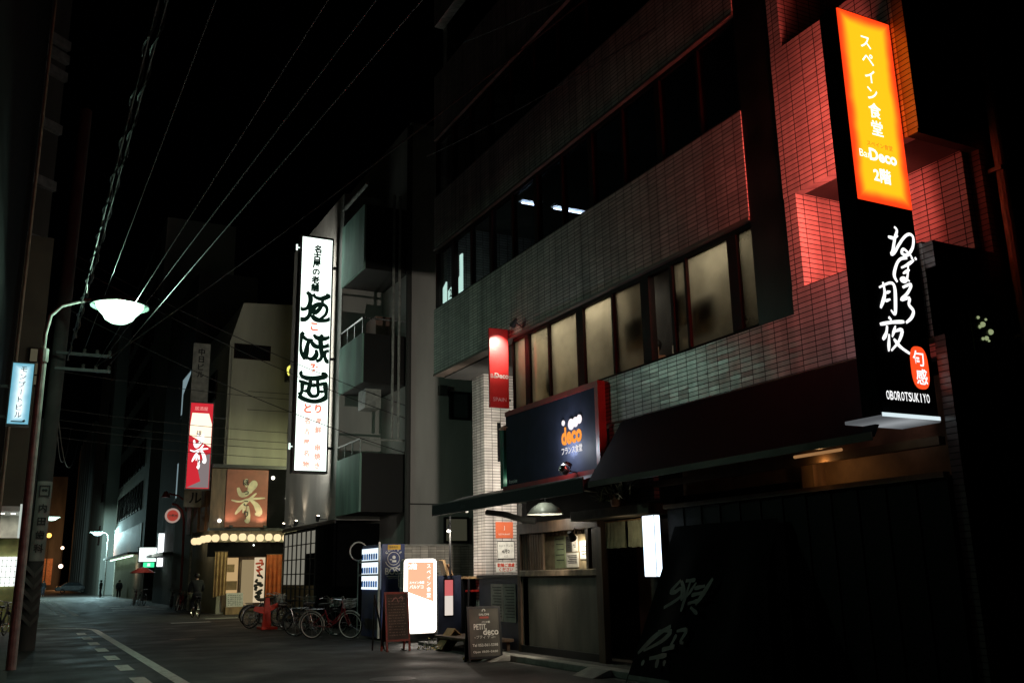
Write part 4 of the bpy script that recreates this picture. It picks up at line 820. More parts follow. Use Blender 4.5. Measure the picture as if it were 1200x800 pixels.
def clone(src, label, pos, rz):
    c = copy_tree(src); c['label'] = label; c.location = pos; c.rotation_euler = (R(6), 0, rz); return c
b2 = bicycle('silver bicycle with thick black tyres beside the red plastic stand', SILB, (7.25,31.9,.006), R(25), basket=False)
clone(b1, 'black basket bicycle standing before the shoji windows', (7.75,29.6,.006), R(-62)); clone(b1, 'black basket bicycle parked behind the silver bicycle', (7.6,33.6,.006), R(15)); clone(b2, 'silver bicycle parked at the restaurant corner by the orange curtain', (8.2,34.9,.006), R(35))
clone(b0, 'small red bicycle nearest the white street pole', (7.55,52.5,.006), R(70)); clone(b1, 'black bicycle beside the small red one at the white street pole', (7.9,54.2,.006), R(60)); clone(b1, 'black bicycle parked under the dark canopy past the white pole', (7.75,57.0,.006), R(85)); clone(b2, 'silver bicycle in front of the red parasol', (7.2,66.2,.006), R(100)); clone(b0, 'red bicycle half hidden under the red parasol', (6.9,67.6,.006), R(80))
REDP = mat('red_plastic', (.75,.05,.02), .45, .1, 4, .05)
rs = T('red_stand', 'bright red plastic stand with one side wing among the bicycles', 'stand', (7.05,30.8,0))
MB().box(6.84,7.36,30.5,31.1,.0,.08).build('base', REDP, rs, bevel=.02); MB().prism([(6.93,30.75,.08),(7.22,30.75,.08),(7.14,30.75,.95),(7.0,30.75,.95)], (0,.12,0)).build('post', REDP, rs, bevel=.015); MB().prism([(6.66,30.78,.56),(6.98,30.78,.46),(6.98,30.78,.68),(6.68,30.78,.70)], (0,.06,0)).build('wing', REDP, rs); MB().prism([(7.15,30.78,.52),(7.42,30.78,.66),(7.40,30.78,.80),(7.15,30.78,.70)], (0,.06,0)).build('wing', REDP, rs)

# ---------------------------------------------------------------- cream building with the lantern restaurant
CB = T('cream_building', 'cream rendered building with chamfered gable over a lantern lit restaurant', 'building', (9.9,46,0))
MB().prism([(8.22,46,0),(12.6,46,0),(12.6,46,15.1),(8.78,46,14.85),(8.22,46,12.8)], (0,15,0)).build('wall', CREAM, CB)
f = MB().box(8.42,10.2,45.93,45.998,12.0,12.75).build('window', FRAME, CB); MB().box(8.5,10.12,45.9,45.928,12.06,12.69).build('pane', GLASSD, f); MB().box(9.15,9.19,45.89,45.899,12.06,12.69).build('mullion', FRAME, f)
for y in (49, 53.5): f = MB().box(8.15,8.218,y,y+2.0,10.5,12.0).build('window', FRAME, CB); MB().box(8.13,8.149,y+.08,y+1.92,10.58,11.92).build('pane', GLASSD, f)
RB = mat('red_brown_panel', (.28,.085,.055), .55, .15, 3, .1)
MB().box(7.68,11.3,45.55,45.99,6.62,6.78).build('canopy_roof', BLACK, CB); MB().box(7.7,11.3,45.62,45.99,2.55,3.2).build('fascia', MATTE, CB); MB().box(7.66,11.3,45.5,45.99,3.72,3.84).build('lantern_rail', BLACK, CB)
pn = MB().box(8.38,10.32,45.80,45.90,3.9,6.58).build('sign_panel', RB, CB); RAKU = [(1,[(9.326,6.141),(9.254,5.977),(9.313,5.756)]),(1.6,[(8.908,5.727),(9.058,5.409),(9.327,5.454),(9.71,5.847),(9.623,5.987),(9.455,5.719),(9.526,5.478)]),(0.7,[(8.629,5.141),(9.008,5.075),(9.42,5.187),(10.203,5.265)]),(1.1,[(9.788,5.484),(9.422,5.146),(9.081,4.789),(8.84,4.488)]),(1.7,[(9.522,5.156),(9.794,4.919),(9.964,4.54),(9.752,4.51)]),(0.9,[(9.303,4.972),(9.188,4.551)]),(1.2,[(9.415,4.874),(9.449,4.176),(9.299,4.234)])]
t = MB(); brush(t, RAKU, lambda a, b: Vector((a,45.80,b)), Vector((0,-1,0)), .15, lift=.01, taper=.6); t.build('brush_lettering', mat('cream_paint', (.62,.56,.40), .7), pn)
t = MB(); vtext(t, 'ほっこり', (9.28,45.80,5.98), (9.34,45.80,4.5), FRONT, .30, .03, .03); t.build('kana_lettering', INK, pn)
MB().box(10.33,11.3,45.82,45.99,3.85,6.6).build('side_board', MATTE, CB); MB().box(7.7,8.37,45.85,45.99,3.85,6.6).build('side_board', WOOD, CB)
for y in (47,49,51.2,53.4): MB().box(8.0,8.2,y,y+1.4,3.9,6.5).build('shutter', mat('amber_board', (.30,.16,.10), .7), CB)
for x, e, rr, lb in ((8.6,26,(0,.35,1),'small floodlight at the left foot of the red brown brush panel'),(10.15,34,(-.25,.35,1),'small floodlight at the right foot of the red brown brush panel')):
    up = T('floodlight', lb, 'floodlight', (x,45.4,3.85), 'floodlights under the brush panel'); MB().box(x-.07,x+.07,45.32,45.45,3.86,3.96).build('lamp_head', BLACK, up); lamp('beam', 'SPOT', (x,45.38,3.99), e, (1,.75,.5), up, .05, rr, spot=120)
for x, z, lb in ((8.12,4.18,'small bright globe lamp just above the first lantern of the restaurant'),(10.52,6.22,'small bright globe lamp high beside the red brown brush panel'),(11.22,5.25,'small bright globe lamp at the right edge of the restaurant front')):
    sg = T('globe_lamp', lb, 'lamp', (x,45.7,z-.1), 'globe lamps on the restaurant front'); MB().ball((x,45.7,z), .085, 10).build('globe', emis('globe_white', (1,.93,.78), 5, False), sg); MB().tube([(x,45.78,z),(x,45.82,z)], .04, 6).build('base', BLACK, sg)
lp = []
LANT = emis('lantern_paper', (1,.76,.42), 1.15)
for i in range(13):
    if i < 9: x, y = 7.94+.405*i, 45.42
    else: x, y = 7.76, 46.4+1.25*(i-9)
    z = 3.40+random.uniform(-.03,.03)
    if i == 0:
        l = T('lantern', '', 'lantern', (x,y,z), 'round paper lanterns along the eave')
        MB().lathe([(.06,-.17),(.13,-.13),(.175,-.05),(.18,.03),(.155,.11),(.08,.165),(.06,.17)], (x,y,z), 14).build('paper', LANT, l, smooth=True); MB().lathe([(.062,.17),(.062,.2),(.001,.2)], (x,y,z), 10).lathe([(.062,-.17),(.062,-.2),(.001,-.2)], (x,y,z), 10).build('cap', BLACK, l); MB().tube([(x,y,z+.2),(x,y,z+.33)], .006, 4).build('hook', BLACK, l); L0 = l
    else: l = copy_tree(L0); l.location = (x,y,z)
    l['label'] = 'glowing round paper lantern hanging in the front row of the restaurant eave' if i < 9 else 'glowing round paper lantern round the corner of the restaurant eave'
lamp('glow', 'POINT', (9.6,45.2,3.2), 9, (1,.75,.42), CB, .3); lamp('glow', 'POINT', (7.5,48,3.2), 6, (1,.75,.42), CB, .3)
# entrance
en = MB().box(8.45,11.2,45.93,45.995,.1,2.55).build('entrance', WOOD, CB)
MB().box(8.55,9.12,45.9,45.925,.9,2.5).build('lit_window', emis('amber_window', (1,.66,.30), .5), en); MB().box(8.6,9.1,45.88,45.898,1.05,1.45).box(8.62,8.95,45.88,45.898,1.85,2.2).build('window_paper', mat('kraft', (.3,.2,.1), .8), en)
d_ = MB().box(9.18,9.95,45.88,45.925,.1,2.5).build('door', WOOD, en); MB().box(9.28,9.85,45.865,45.879,.35,2.4).build('pane', emis('door_glow', (.9,.68,.36), .3), d_); MB().tube([(9.88,45.86,1.0),(9.88,45.86,1.4)], .015, 6).build('handle', CHROME, d_)
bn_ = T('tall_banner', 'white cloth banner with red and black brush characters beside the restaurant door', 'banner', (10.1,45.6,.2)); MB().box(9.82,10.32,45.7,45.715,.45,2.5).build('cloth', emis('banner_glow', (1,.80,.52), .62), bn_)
rnd = random.Random(5); t = MB(); brush(t, [(1.2,[(10.0+rnd.uniform(-.14,.14),z+rnd.uniform(-.1,.1)),(10.08+rnd.uniform(-.14,.14),z+rnd.uniform(-.06,.06)),(10.1+rnd.uniform(-.12,.12),z-rnd.uniform(.05,.2))]) for z in (2.3,2.22,2.1,2.0,1.9,1.85)], lambda a, b: Vector((a,45.7,b)), n0, .075, lift=.006, taper=.3); t.build('red_writing', REDINK, bn_)
t = MB(); brush(t, [(1.3,[(10.07+rnd.uniform(-.2,.2),z+rnd.uniform(-.1,.1)),(10.07+rnd.uniform(-.2,.2),z+rnd.uniform(-.1,.06)),(10.07+rnd.uniform(-.2,.2),z-rnd.uniform(.02,.15))]) for z in (1.6,1.55,1.4,1.3,1.2,1.1,.95,.85,.7)], lambda a, b: Vector((a,45.7,b)), n0, .085, lift=.009, taper=.3); t.build('black_writing', INK, bn_)
def drape(name, label, cat, x0, x1, y, z0, z1, mt, axis='x'):
    o = T(name, label, cat, ((x0+x1)/2,y,z0)); vs = []; n = 20
    for i in range(n+1):
        for z in (z1, (z0+z1)/2, z0): vs.append((x0+(x1-x0)*i/n, y+.05*math.sin(i*1.1)*(1 if z < z1 else .4), z+(.12*i/n if z == z0 else 0)))
    c = MB().add(vs, [(3*i+k,3*i+k+1,3*i+k+4,3*i+k+3) for i in range(n) for k in range(2)]).build('cloth', mt, o); c.modifiers.new('thick','SOLIDIFY').thickness = .006; MB().tube([(x0-.03,y,z1+.015),(x1+.03,y,z1+.015)], .015, 6).build('rod', WOOD, o); return o
drape('orange_curtain', 'orange cloth curtain hanging at the right of the restaurant door', 'curtain', 10.34, 11.05, 45.5, .7, 2.62, mat('orange_cloth', (.55,.13,.035), .8))
drape('tan_banner', 'long tan cloth banner at the left corner of the restaurant', 'banner', 7.95, 8.5, 45.3, .75, 2.75, mat('tan_cloth', (.44,.28,.12), .8))
mb_ = T('menu_board', 'white menu board propped low in front of the lit restaurant window', 'menu board', (8.8,44.9,0)); MB().box(-.37,.37,-.02,.02,0,.62,Matrix.Translation((8.85,44.9,.32)) @ Matrix.Rotation(R(-14),4,'X')).build('board', PAPER, mb_); MB().box(8.45,9.2,44.85,45.3,.0,.31).build('crate', WOODL, mb_)
t = MB(); rnd = random.Random(8)
for j in range(6):
    for i in range(6): q = Matrix.Translation((8.85,44.9,.32)) @ Matrix.Rotation(R(-14),4,'X'); t.box(-.3+.1*i,-.3+.1*i+rnd.uniform(.04,.09),-.026,-.022,.08+.085*j,.10+.085*j,q)
t.build('writing', INK, mb_)
ct_ = T('wall_downlight', 'tiny cool downlight under the dark restaurant fascia', 'downlight', (9.6,45.6,2.9)); MB().ball((9.72,45.58,3.06), .04, 8).build('lens', emis('cool_lens', (.9,1,.9), 3, False), ct_); lamp('glow', 'POINT', (9.6,45.2,2.4), 2.2, (1,.8,.5), ct_, .1)

# red street sign of the restaurant
RS = T('red_lit_sign', 'red and white lit sign with white brush character projecting over the street', 'sign', (7.1,46.2,5.6))
MB().box(6.52,7.66,46.0,46.22,5.60,9.74).build('case', BLACK, RS); MB().box(6.58,7.60,45.985,45.999,5.66,9.68).build('face', emis('sign_rose', (1,.04,.06), .62), RS)
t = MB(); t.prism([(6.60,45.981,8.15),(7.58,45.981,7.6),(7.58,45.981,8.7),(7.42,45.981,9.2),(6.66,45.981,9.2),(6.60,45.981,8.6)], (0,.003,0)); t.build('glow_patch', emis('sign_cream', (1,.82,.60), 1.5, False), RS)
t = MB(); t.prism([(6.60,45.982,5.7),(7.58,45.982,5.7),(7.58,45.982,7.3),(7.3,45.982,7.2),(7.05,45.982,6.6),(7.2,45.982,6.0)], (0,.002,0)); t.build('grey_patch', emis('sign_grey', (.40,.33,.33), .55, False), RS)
k_ = .52
t = MB(); brush(t, RAKU, lambda a, b: Vector((7.06+(a-9.40)*k_, 45.981, 7.45+(b-5.16)*.82)), n0, .15, lift=.006, taper=.5); t.build('brush_lettering', emis('sign_brush_white', (1,.95,.92), 1.5, False), RS)
t = MB(); vtext(t, 'ほっこり', (7.02,45.97,8.25), (7.12,45.97,6.9), FRONT, .24, .03, .012); t.build('kana_lettering', emis('kana_dark', (.12,.1,.03), .3, False), RS)
t = MB(); text(t, '居酒屋', (7.06,45.98,9.42), FRONT, width=.6); t.build('small_lettering', emis('sign_pink', (1,.4,.35), .9, False), RS)
for z in (6.2, 9.0): MB().box(7.661,8.2,46.08,46.14,z,z+.06).build('bracket', BLACK, RS)
NS = T('building_name_board', 'tall plain white name board with black characters behind the red lit sign', 'sign board', (7.6,50,5.2)); MB().box(7.10,7.95,50.0,50.2,5.1,13.55).build('board', mat('aged_white', (.46,.43,.37), .6), NS)
t = MB(); vtext(t, '中日ビル', (7.52,50,13.1), (7.52,50,11.9), FRONT, .36, .02); vtext(t, 'ビル', (7.60,50,6.35), (7.64,50,5.55), FRONT, .62, .02); t.build('lettering', INK, NS)
for z in (7, 11): MB().box(7.951,8.2,50.05,50.12,z,z+.07).build('bracket', BLACK, NS)
# ---------------------------------------------------------------- buildings farther down the street
def wall_window(parent, face, u0, u1, z0, z1, at, glassm=GLASSD, fr=FRAME):
    d = -1
    def bx(a0, a1, b0, b1, q0, q1): return (at+q0, at+q1, a0, a1, b0, b1) if face == 'X' else (a0, a1, at+q0, at+q1, b0, b1)
    f = MB()
    for a in ((u0,u0+.07,z0,z1),(u1-.07,u1,z0,z1),(u0+.07,u1-.07,z0,z0+.07),(u0+.07,u1-.07,z1-.07,z1)): f.box(*bx(*a,-.10,-.002))
    f.box(*bx(u0-.05,u1+.05,z0-.08,z0-.003,-.14,-.002))
    o = f.build('window', fr, parent); MB().box(*bx(u0+.07,u1-.07,z0+.07,z1-.07,-.05,-.03)).build('pane', glassm, o); return o
TEALW = mat('pale_teal_render', (.36,.38,.35), .85, .2, .4, .2, 8, streak=.2)
N1 = T('narrow_grey_building', 'narrow dark building with two cool lit windows behind the name board', 'building', (12,64,0)); MB().box(8.75,12.5,61,74,0,21).build('wall', CONCD, N1)
LITW = emis('cool_window', (.55,.78,.85), .32, False)
for z0, z1 in ((12.0,14.6),(6.6,9.0)): wall_window(N1, 'X', 61.3, 65.2, z0, z1, 8.75, LITW)
MB().box(8.9,12.4,60.95,60.99,.2,3.2).build('shop_front', BLACK, N1); MB().box(7.7,8.74,61.5,73,3.0,3.2).build('canopy', BLACK, N1)
MB().box(8.73,8.745,63,64,.4,2.6).build('lit_door', emis('door_cool', (.8,.85,.7), .30, False), N1)
C1 = T('office_block', 'grey office block with rows of narrow windows and a red brown ground floor', 'building', (12,85,0)); MB().box(9.0,15,84,112,3.9,33).build('wall', TEALW, C1); MB().box(9.2,15,84.2,112,0,3.9).build('ground_floor', CREAM, C1); MB().box(8.95,8.99,86,111.5,3.9,6.3).build('red_band', mat('red_brown_band', (.30,.13,.10), .7), C1); MB().box(8.0,9.2,86,111.5,3.72,3.88).build('canopy', CONC, C1)
for r in range(7):
    for i in range(10): y = 88.0+2.35*i; wall_window(C1, 'X', y, y+1.0, 7.6+3.7*r, 10.0+3.7*r, 9.0)
cp = T('canopy_tube', 'green white tube light under the canopy of the grey office block', 'tube light', (8.5,98,3.6)); MB().tube([(8.6,88,3.62),(8.6,110,3.62)], .05, 6).build('tube', emis('green_tube', (.65,1,.75), 4), cp); lamp('glow', 'POINT', (7.9,96,4.4), 9, (.7,1,.8), cp, .3); lamp('glow', 'POINT', (8.7,90,2.6), 16, (1,.7,.5), cp, .3)
for nm, lb, x0, x1, z0, z1, y, c, s, e in (('square_lit_sign','square white lit sign above the small green one',7.25,8.35,2.80,3.72,69.9,(.85,1,.95),2.2,0),('green_lit_sign','small green lit sign under the square white sign',7.55,8.25,2.42,2.74,69.9,(.05,.9,.35),1.3,0),('tall_lit_sign','tall plain white lit sign with a dotted foot beside the white pole',8.38,9.15,2.45,4.66,69.6,(.92,.97,1),2.2,0)):
    q = T(nm, lb, 'light sign', ((x0+x1)/2,y,z0)); MB().box(x0-.05,x1+.05,y,y+.3,z0-.06,z1+.05).build('case', BLACK, q); MB().box(x0,x1,y-.02,y-.002,z0,z1).build('face', emis(nm, c, s), q); MB().box(x1+.051,9.4,y+.1,y+.16,(z0+z1)/2,(z0+z1)/2+.06).build('bracket', BLACK, q)
t = MB(); text(t, '薬', (7.9,69.88,2.58), FRONT, height=.2, bold=.03); t.build('lettering', emis('green_letters', (.8,1,.85), 1.4, False), bpy.data.objects['green_lit_sign'])
T1 = T('pale_tower', 'tall pale blank tower lit faintly teal far down the street', 'building', (11,125,0)); MB().box(8.6,13.5,124,150,0,33).build('wall', TEALW, T1)
for i in range(5): wall_window(T1, 'X', 128, 130, 6+5.2*i, 8.2+5.2*i, 8.6)
T2 = T('ribbed_building', 'far ribbed pale building glowing orange near its foot', 'building', (9,165,0)); MB().box(8.6,14,160,200,0,26).build('wall', CONC, T2)
for i in range(6): MB().box(8.4,8.59,161+6*i,162+6*i,0,26).build('rib', CONC, T2)
E1 = T('end_building', 'dark building closing the far end of the street behind orange lamps', 'building', (4,235,0)); MB().box(-6,8,230,250,0,24).build('wall', CONCD, E1); MB().box(-2,6.5,229.9,229.98,1.0,6.5).build('shop_front', mat('amber_wall', (.5,.25,.14), .8), E1)
for i, (x, z, s, c, lb) in enumerate(((5.2,11.2,.5,(1,.5,.10),'largest far orange lamp, highest of the cluster at the street end'),(2.4,7.8,.4,(1,.55,.25),'far orange lamp at left of the cluster at the street end'),(8.0,8.6,.35,(1,.7,.5),'far pale orange lamp at right, upper of two'),(8.0,4.8,.45,(1,.72,.55),'far pale orange lamp at right, lower of two'))):
    q = T('far_lamp', lb, 'lamp', (x,226,0), 'orange lamps at the far end'); MB().ball((x,226,z), s, 10).build('globe', emis('far_lamp_%s' % 'abcd'[i], c, 3.0, False), q); MB().tube([(x,226,0),(x,226,z)], .12, 6).build('post', BLACK, q)
    if i in (0, 3): lamp('glow', 'POINT', (x,222,z), 900, (1,.45,.16), q, .5)

def bowl_glass(c, e):
    """Prismatic glass bowl: it glows and lets the bulb inside shine through."""
    m = emis('bowl_glass', c, e); nt = m.node_tree; N = nt.nodes.new; tr = N('ShaderNodeBsdfTransparent'); ad = N('ShaderNodeAddShader'); em = [n for n in nt.nodes if n.type == 'EMISSION'][0]
    tr.inputs[0].default_value = (.9,.95,.92,1); nt.links.new(em.outputs[0], ad.inputs[0]); nt.links.new(tr.outputs[0], ad.inputs[1]); nt.links.new(ad.outputs[0], nt.nodes['Material Output'].inputs[0]); return m
HOODM = mat('lamp_hood', (.05,.07,.06), .5, .2)
def streetlight(label, x, y, h, arm, e, c=(.63,1,.79), r=.55, pt=0):
    s = T('street_lamp', label, 'street lamp', (x,y,0), 'street lamps')
    d = 1 if arm > 0 else -1
    MB().tube([(x,y,0),(x,y,h-1.15)], [.09,.075], 12).build('pole', STEEL, s); MB().tube([(x,y,h-1.2),(x,y,h-.75),(x+d*.06,y,h-.35),(x+d*.25,y,h-.12),(x+d*.6,y,h+.02),(x+arm,y,h+.17)], .042, 10).build('arm', STEEL, s, smooth=True)
    MB().tube([(x,y,h-1.32),(x,y,h-1.05)], .10, 12).build('collar', STEEL, s)
    cx = x+arm
    MB().lathe([(.001,.16),(.10,.15),(.2,.08),(r*.9,.03),(r*1.02,-.02),(r*1.05,-.085),(r*1.03,-.085),(r*.98,-.02),(r*.5,.0),(.001,.0)], (cx,y,h+.05), 24).build('hood', HOODM, s, smooth=True)
    MB().lathe([(r*.86,.03),(r*.84,-.04),(r*.72,-.14),(r*.58,-.22),(r*.50,-.30),(r*.3,-.37),(.001,-.40)], (cx,y,h), 24).build('bowl', bowl_glass(c, e), s, smooth=True)
    if pt: lamp('glow', 'POINT', (cx,y,h-.16), pt, c, s, .11)
    return s
streetlight('big street lamp with glowing greenish bowl arching over the near street', .05, 20.4, 7.10, 1.33, 1.3, pt=210)
streetlight('far street lamp on the right before the pale tower', 8.35, 112, 6.7, -1.1, 2, (.60,.92,1), .75, 3500)
streetlight('far street lamp on the left, seen beyond the utility pole', .4, 118, 8.6, 2.4, 2, (.72,1,.9), .9, 1500)
streetlight('added side street lamp', 14.5, 40.5, 7, -1.2, 2, (1,1,.6), .5, 900)['label'] = 'unseen street lamp added down the side street to light the cream wall'  # hidden from view, added for its light on the cream wall
rp = T('red_street_pole', 'curved red ornamental pole carrying a round red and white sign', 'street pole', (7.95,55,0))
MB().tube([(7.95,55,0),(7.92,55,3.5),(7.88,55,4.7),(7.75,55,5.25),(7.45,55,5.55),(7.2,55,5.6)], .06, 8).build('pole', mat('ornament_red', (.35,.06,.05), .5), rp, smooth=True); MB().tube([(7.95,55,5.2),(7.9,55,5.75),(7.5,55,6.05),(7.0,55,6.15)], .045, 8).lathe([(.001,.25),(.09,.2),(.24,-.1),(.001,-.1)], (6.85,55,6.05), 12).build('lamp_arm', bpy.data.materials['ornament_red'], rp, smooth=True)
ds = MB().lathe([(.001,0),(.40,0),(.40,.06),(.001,.06)], (7.25,54.9,4.96), 24, Matrix.Rotation(math.pi/2,3,'X')).build('round_sign', emis('sign_pale_red', (.85,.60,.50), .42, False), rp); MB().lathe([(.001,0),(.30,0),(.30,.01),(.001,.01)], (7.25,54.83,4.96), 20, Matrix.Rotation(math.pi/2,3,'X')).build('red_disc', emis('disc_red', (.75,.10,.07), .45, False), ds); t = MB(); text(t, '大売出', (7.25,54.81,4.96), FRONT, width=.46, bold=.02); t.build('lettering', WHITE, ds)
wp = T('white_pole', 'slim pale pole standing beside the curved red pole', 'pole', (8.05,53,0)); MB().tube([(8.05,53,0),(8.05,53,6.2)], .07, 8).build('pole', STEEL, wp)
pu = T('red_parasol', 'open red parasol on a white stick by the far bicycles', 'parasol', (7.4,68.5,0)); MB().lathe([(.001,.38),(.3,.30),(.8,.0),(.78,-.03),(.3,.26),(.001,.34)], (7.4,68.5,2.05), 8).build('canopy', mat('parasol_red', (.5,.05,.03), .6), pu); MB().tube([(7.4,68.5,0),(7.4,68.5,2.4)], .03, 6).build('stick', WHITE, pu); lamp('glow', 'POINT', (7.2,67.5,3.2), 14, (.9,1,.9), pu, .2)
# far parked car
car = T('parked_car', 'dark car parked across the far end of the street', 'car', (7.0,150,0))
MB().prism([(4.9,149.2,.35),(9.3,149.2,.35),(9.35,149.2,.85),(8.4,149.2,.98),(7.9,149.2,1.48),(6.2,149.2,1.5),(5.5,149.2,1.0),(4.85,149.2,.85)], (0,1.7,0)).build('body', mat('car_paint', (.03,.035,.04), .25), car, bevel=.06); MB().prism([(5.75,149.18,1.02),(8.2,149.18,1.02),(7.8,149.18,1.42),(6.3,149.18,1.43)], (0,.015,0)).build('side_window', GLASSD, car)
for x in (5.8,8.4): MB().torus((x,149.25,.33), .25, .09, 'y', 18, 6).build('wheel', RUBBER, car)
MB().box(4.83,4.88,149.4,149.8,.62,.78).build('headlight', WHITE, car); MB().box(9.32,9.38,149.4,149.8,.7,.85).build('tail_light', RED, car)

# ---------------------------------------------------------------- left side of the street
LB = T('near_left_building', 'dark building edge at the extreme left with a thin pipe', 'building', (-4,20,0)); MB().box(-14,-.75,6,33,0,22).build('wall', MATTE, LB); MB().tube([(-.66,32.5,0),(-.66,32.5,22)], .05, 8).build('pipe', mat('tan_pipe', (.3,.26,.18), .6), LB)
LSH = T('left_shop', 'tan shop at the left edge with a lit canopy and bright gridded window', 'shop', (-2,36,0)); TAN = mat('tan_render', (.06,.053,.035), .85, .2, 1)
MB().box(-8,.06,36,48,3.9,13.6).build('wall', TAN, LSH); MB().box(-8,-.02,36.3,48,0,3.0).build('shop_wall', mat('olive_render', (.26,.27,.10), .85), LSH)
MB().box(-8,-.12,33.6,36,3.72,3.88).build('canopy', WHITE, LSH); MB().box(-.12,-.06,33.6,36,3.0,3.95).build('canopy_edge', emis('canopy_edge', (.9,1,.9), .55), LSH)
MB().box(-8,-.12,35.9,36.0,3.0,3.72).build('canopy_back', mat('ivory_panel', (.6,.57,.48), .7), LSH)
for x in (-.30,-.62,-1.2): MB().lathe([(.001,0),(.07,0),(.07,-.02),(.001,-.02)], (x,34.6,3.72), 10).build('downlight', emis('downlight_white', (1,.95,.8), 5, False), LSH)
lamp('glow', 'AREA', (-.7,34.8,3.66), 14, (1,.96,.85), LSH, 1.0, (0,0,-1))
wn_ = MB().box(-6,-.04,36.2,36.28,1.45,2.40).build('window', emis('shop_window', (.93,1,.95), 1.6), LSH); g_ = MB()
for i in range(12): g_.box(-.10-.13*i,-.085-.13*i,36.17,36.199,1.45,2.4)
for i in range(5): g_.box(-6,-.04,36.175,36.198,1.55+.18*i,1.565+.18*i)
g_.build('grid', STEEL, wn_)
wf_ = MB().box(-.35,.02,35.93,35.998,8.15,9.5).build('window', FRAME, LSH); MB().box(-.31,-.02,35.9,35.929,8.2,9.45).build('pane', emis('dim_yellow', (.75,.68,.42), .09, False), wf_); MB().box(-.31,-.02,35.88,35.899,8.95,9.0).box(-.31,-.02,35.88,35.899,8.5,8.55).build('mullion', FRAME, wf_)
TW = T('striped_tower', 'dark angled apartment block with pale balcony strips, upper left', 'building', (-4,52,0)); Mt = Matrix.Translation((-.2,50,0)) @ Matrix.Rotation(R(40.4),4,'Z')
MB().box(-22,0,.02,12,13.7,36,Mt).build('wall', CONCD, TW); MB().box(-22,-.5,.4,12,0,13.69,Mt).build('lower_wall', CONCD, TW)
for z in (17.6,20.7,23.8,26.8,27.8,28.6): MB().box(-22,-.02,-.25,.018,z,z+.5,Mt).build('balcony_strip', mat('strip_paint', (.16,.16,.16), .8), TW)
SG = T('blue_white_sign', 'blue white lit sign with vertical black katakana at the left edge', 'light sign', (-.32,24,5.06)); MB().box(-.56,-.08,24.0,24.22,5.02,6.50).build('case', BLACK, SG); MB().box(-.535,-.105,23.985,23.999,5.06,6.465).build('face', backlit('blue_backlight', (.92,1,1), (.22,.62,.80), 1.6, .75, -.535, -.105, 5.06, 6.465, .3), SG); MB().box(-.8,-.561,24.08,24.14,5.9,5.96).box(-.8,-.561,24.08,24.14,5.2,5.26).build('bracket', BLACK, SG)
t = MB(); vtext(t, 'モンブートビル', (-.30,23.985,6.33), (-.33,23.985,5.27), FRONT, .15, .01); t.box(-.46,-.18,23.975,23.982,5.10,5.125).prism([(-.24,23.982,5.125),(-.16,23.982,5.125),(-.19,23.982,5.17)], (0,-.006,0)); t.build('lettering', INK, SG)

UP = T('utility_pole', 'thick concrete utility pole with a white dental notice strip and cross arms', 'utility pole', (.33,26,0))
MB().tube([(.33,26,0),(.50,26,14)], [.20,.15], 20).build('pole', mat('pole_concrete', (.045,.042,.04), .85, .25, 2, .2, 30), UP, smooth=True)
for z in (6.75, 7.15): MB().box(.35,1.65,25.78,25.86,z,z+.07).build('cross_arm', BLACK, UP)
for z in (6.82, 7.22):
    for x in (1.0,1.3,1.6): MB().lathe([(.001,0),(.035,0),(.05,.05),(.03,.07),(.05,.1),(.001,.13)], (x,25.82,z), 10).build('insulator', CONCD, UP)
st_ = MB(); v_ = []
for i in range(9):
    a = R(-150+14*i+15)
    for z in (2.05, 3.95): c = .33+.0121*z; v_.append((c+.207*math.cos(a), 26+.207*math.sin(a), z))
st_.add(v_, [(2*i,2*i+2,2*i+3,2*i+1) for i in range(8)]); ns_ = st_.build('notice_strip', mat('notice_white', (.24,.23,.21), .7), UP)
t = MB(); vtext(t, '内田歯科', (.40,25.79,3.30), (.39,25.79,2.35), FRONT, .20, .02, .012)
for b in ((.28,.52,3.58,3.61),(.28,.52,3.82,3.85),(.28,.31,3.61,3.82),(.49,.52,3.61,3.82)): t.box(b[0],b[1],25.772,25.78,b[2],b[3])
t.lathe([(.001,0),(.035,0),(.035,.004),(.001,.004)], (.37,25.776,3.73), 10, Matrix.Rotation(math.pi/2,3,'X')).lathe([(.001,0),(.035,0),(.035,.004),(.001,.004)], (.43,25.776,3.73), 10, Matrix.Rotation(math.pi/2,3,'X')); t.build('lettering', INK, ns_)
hz = MB()
for i in range(5):
    z = .75+.28*i; hz.add([(.16,25.80,z),(.36,25.78,z-.22),(.36,25.78,z-.10),(.16,25.80,z+.12)], [(0,1,2,3)]); hz.add([(.37,25.78,z-.22),(.54,25.80,z),(.54,25.80,z+.12),(.37,25.78,z-.10)], [(0,1,2,3)])
hz.build('chevron_wrap', mat('faded_wrap', (.075,.07,.065), .8), UP); MB().tube([(.12,25.85,0),(.2,25.86,5.5)], .03, 8).build('conduit', BLACK, UP)
db = T('left_parked_bicycle', 'dark bicycle half hidden behind the lamp post at left', 'bicycle', (0,0,0)); bpy.data.objects.remove(db)
clone(b1, 'dark bicycle half hidden behind the lamp pole at the left shop', (-.35,33.2,.006), R(75))

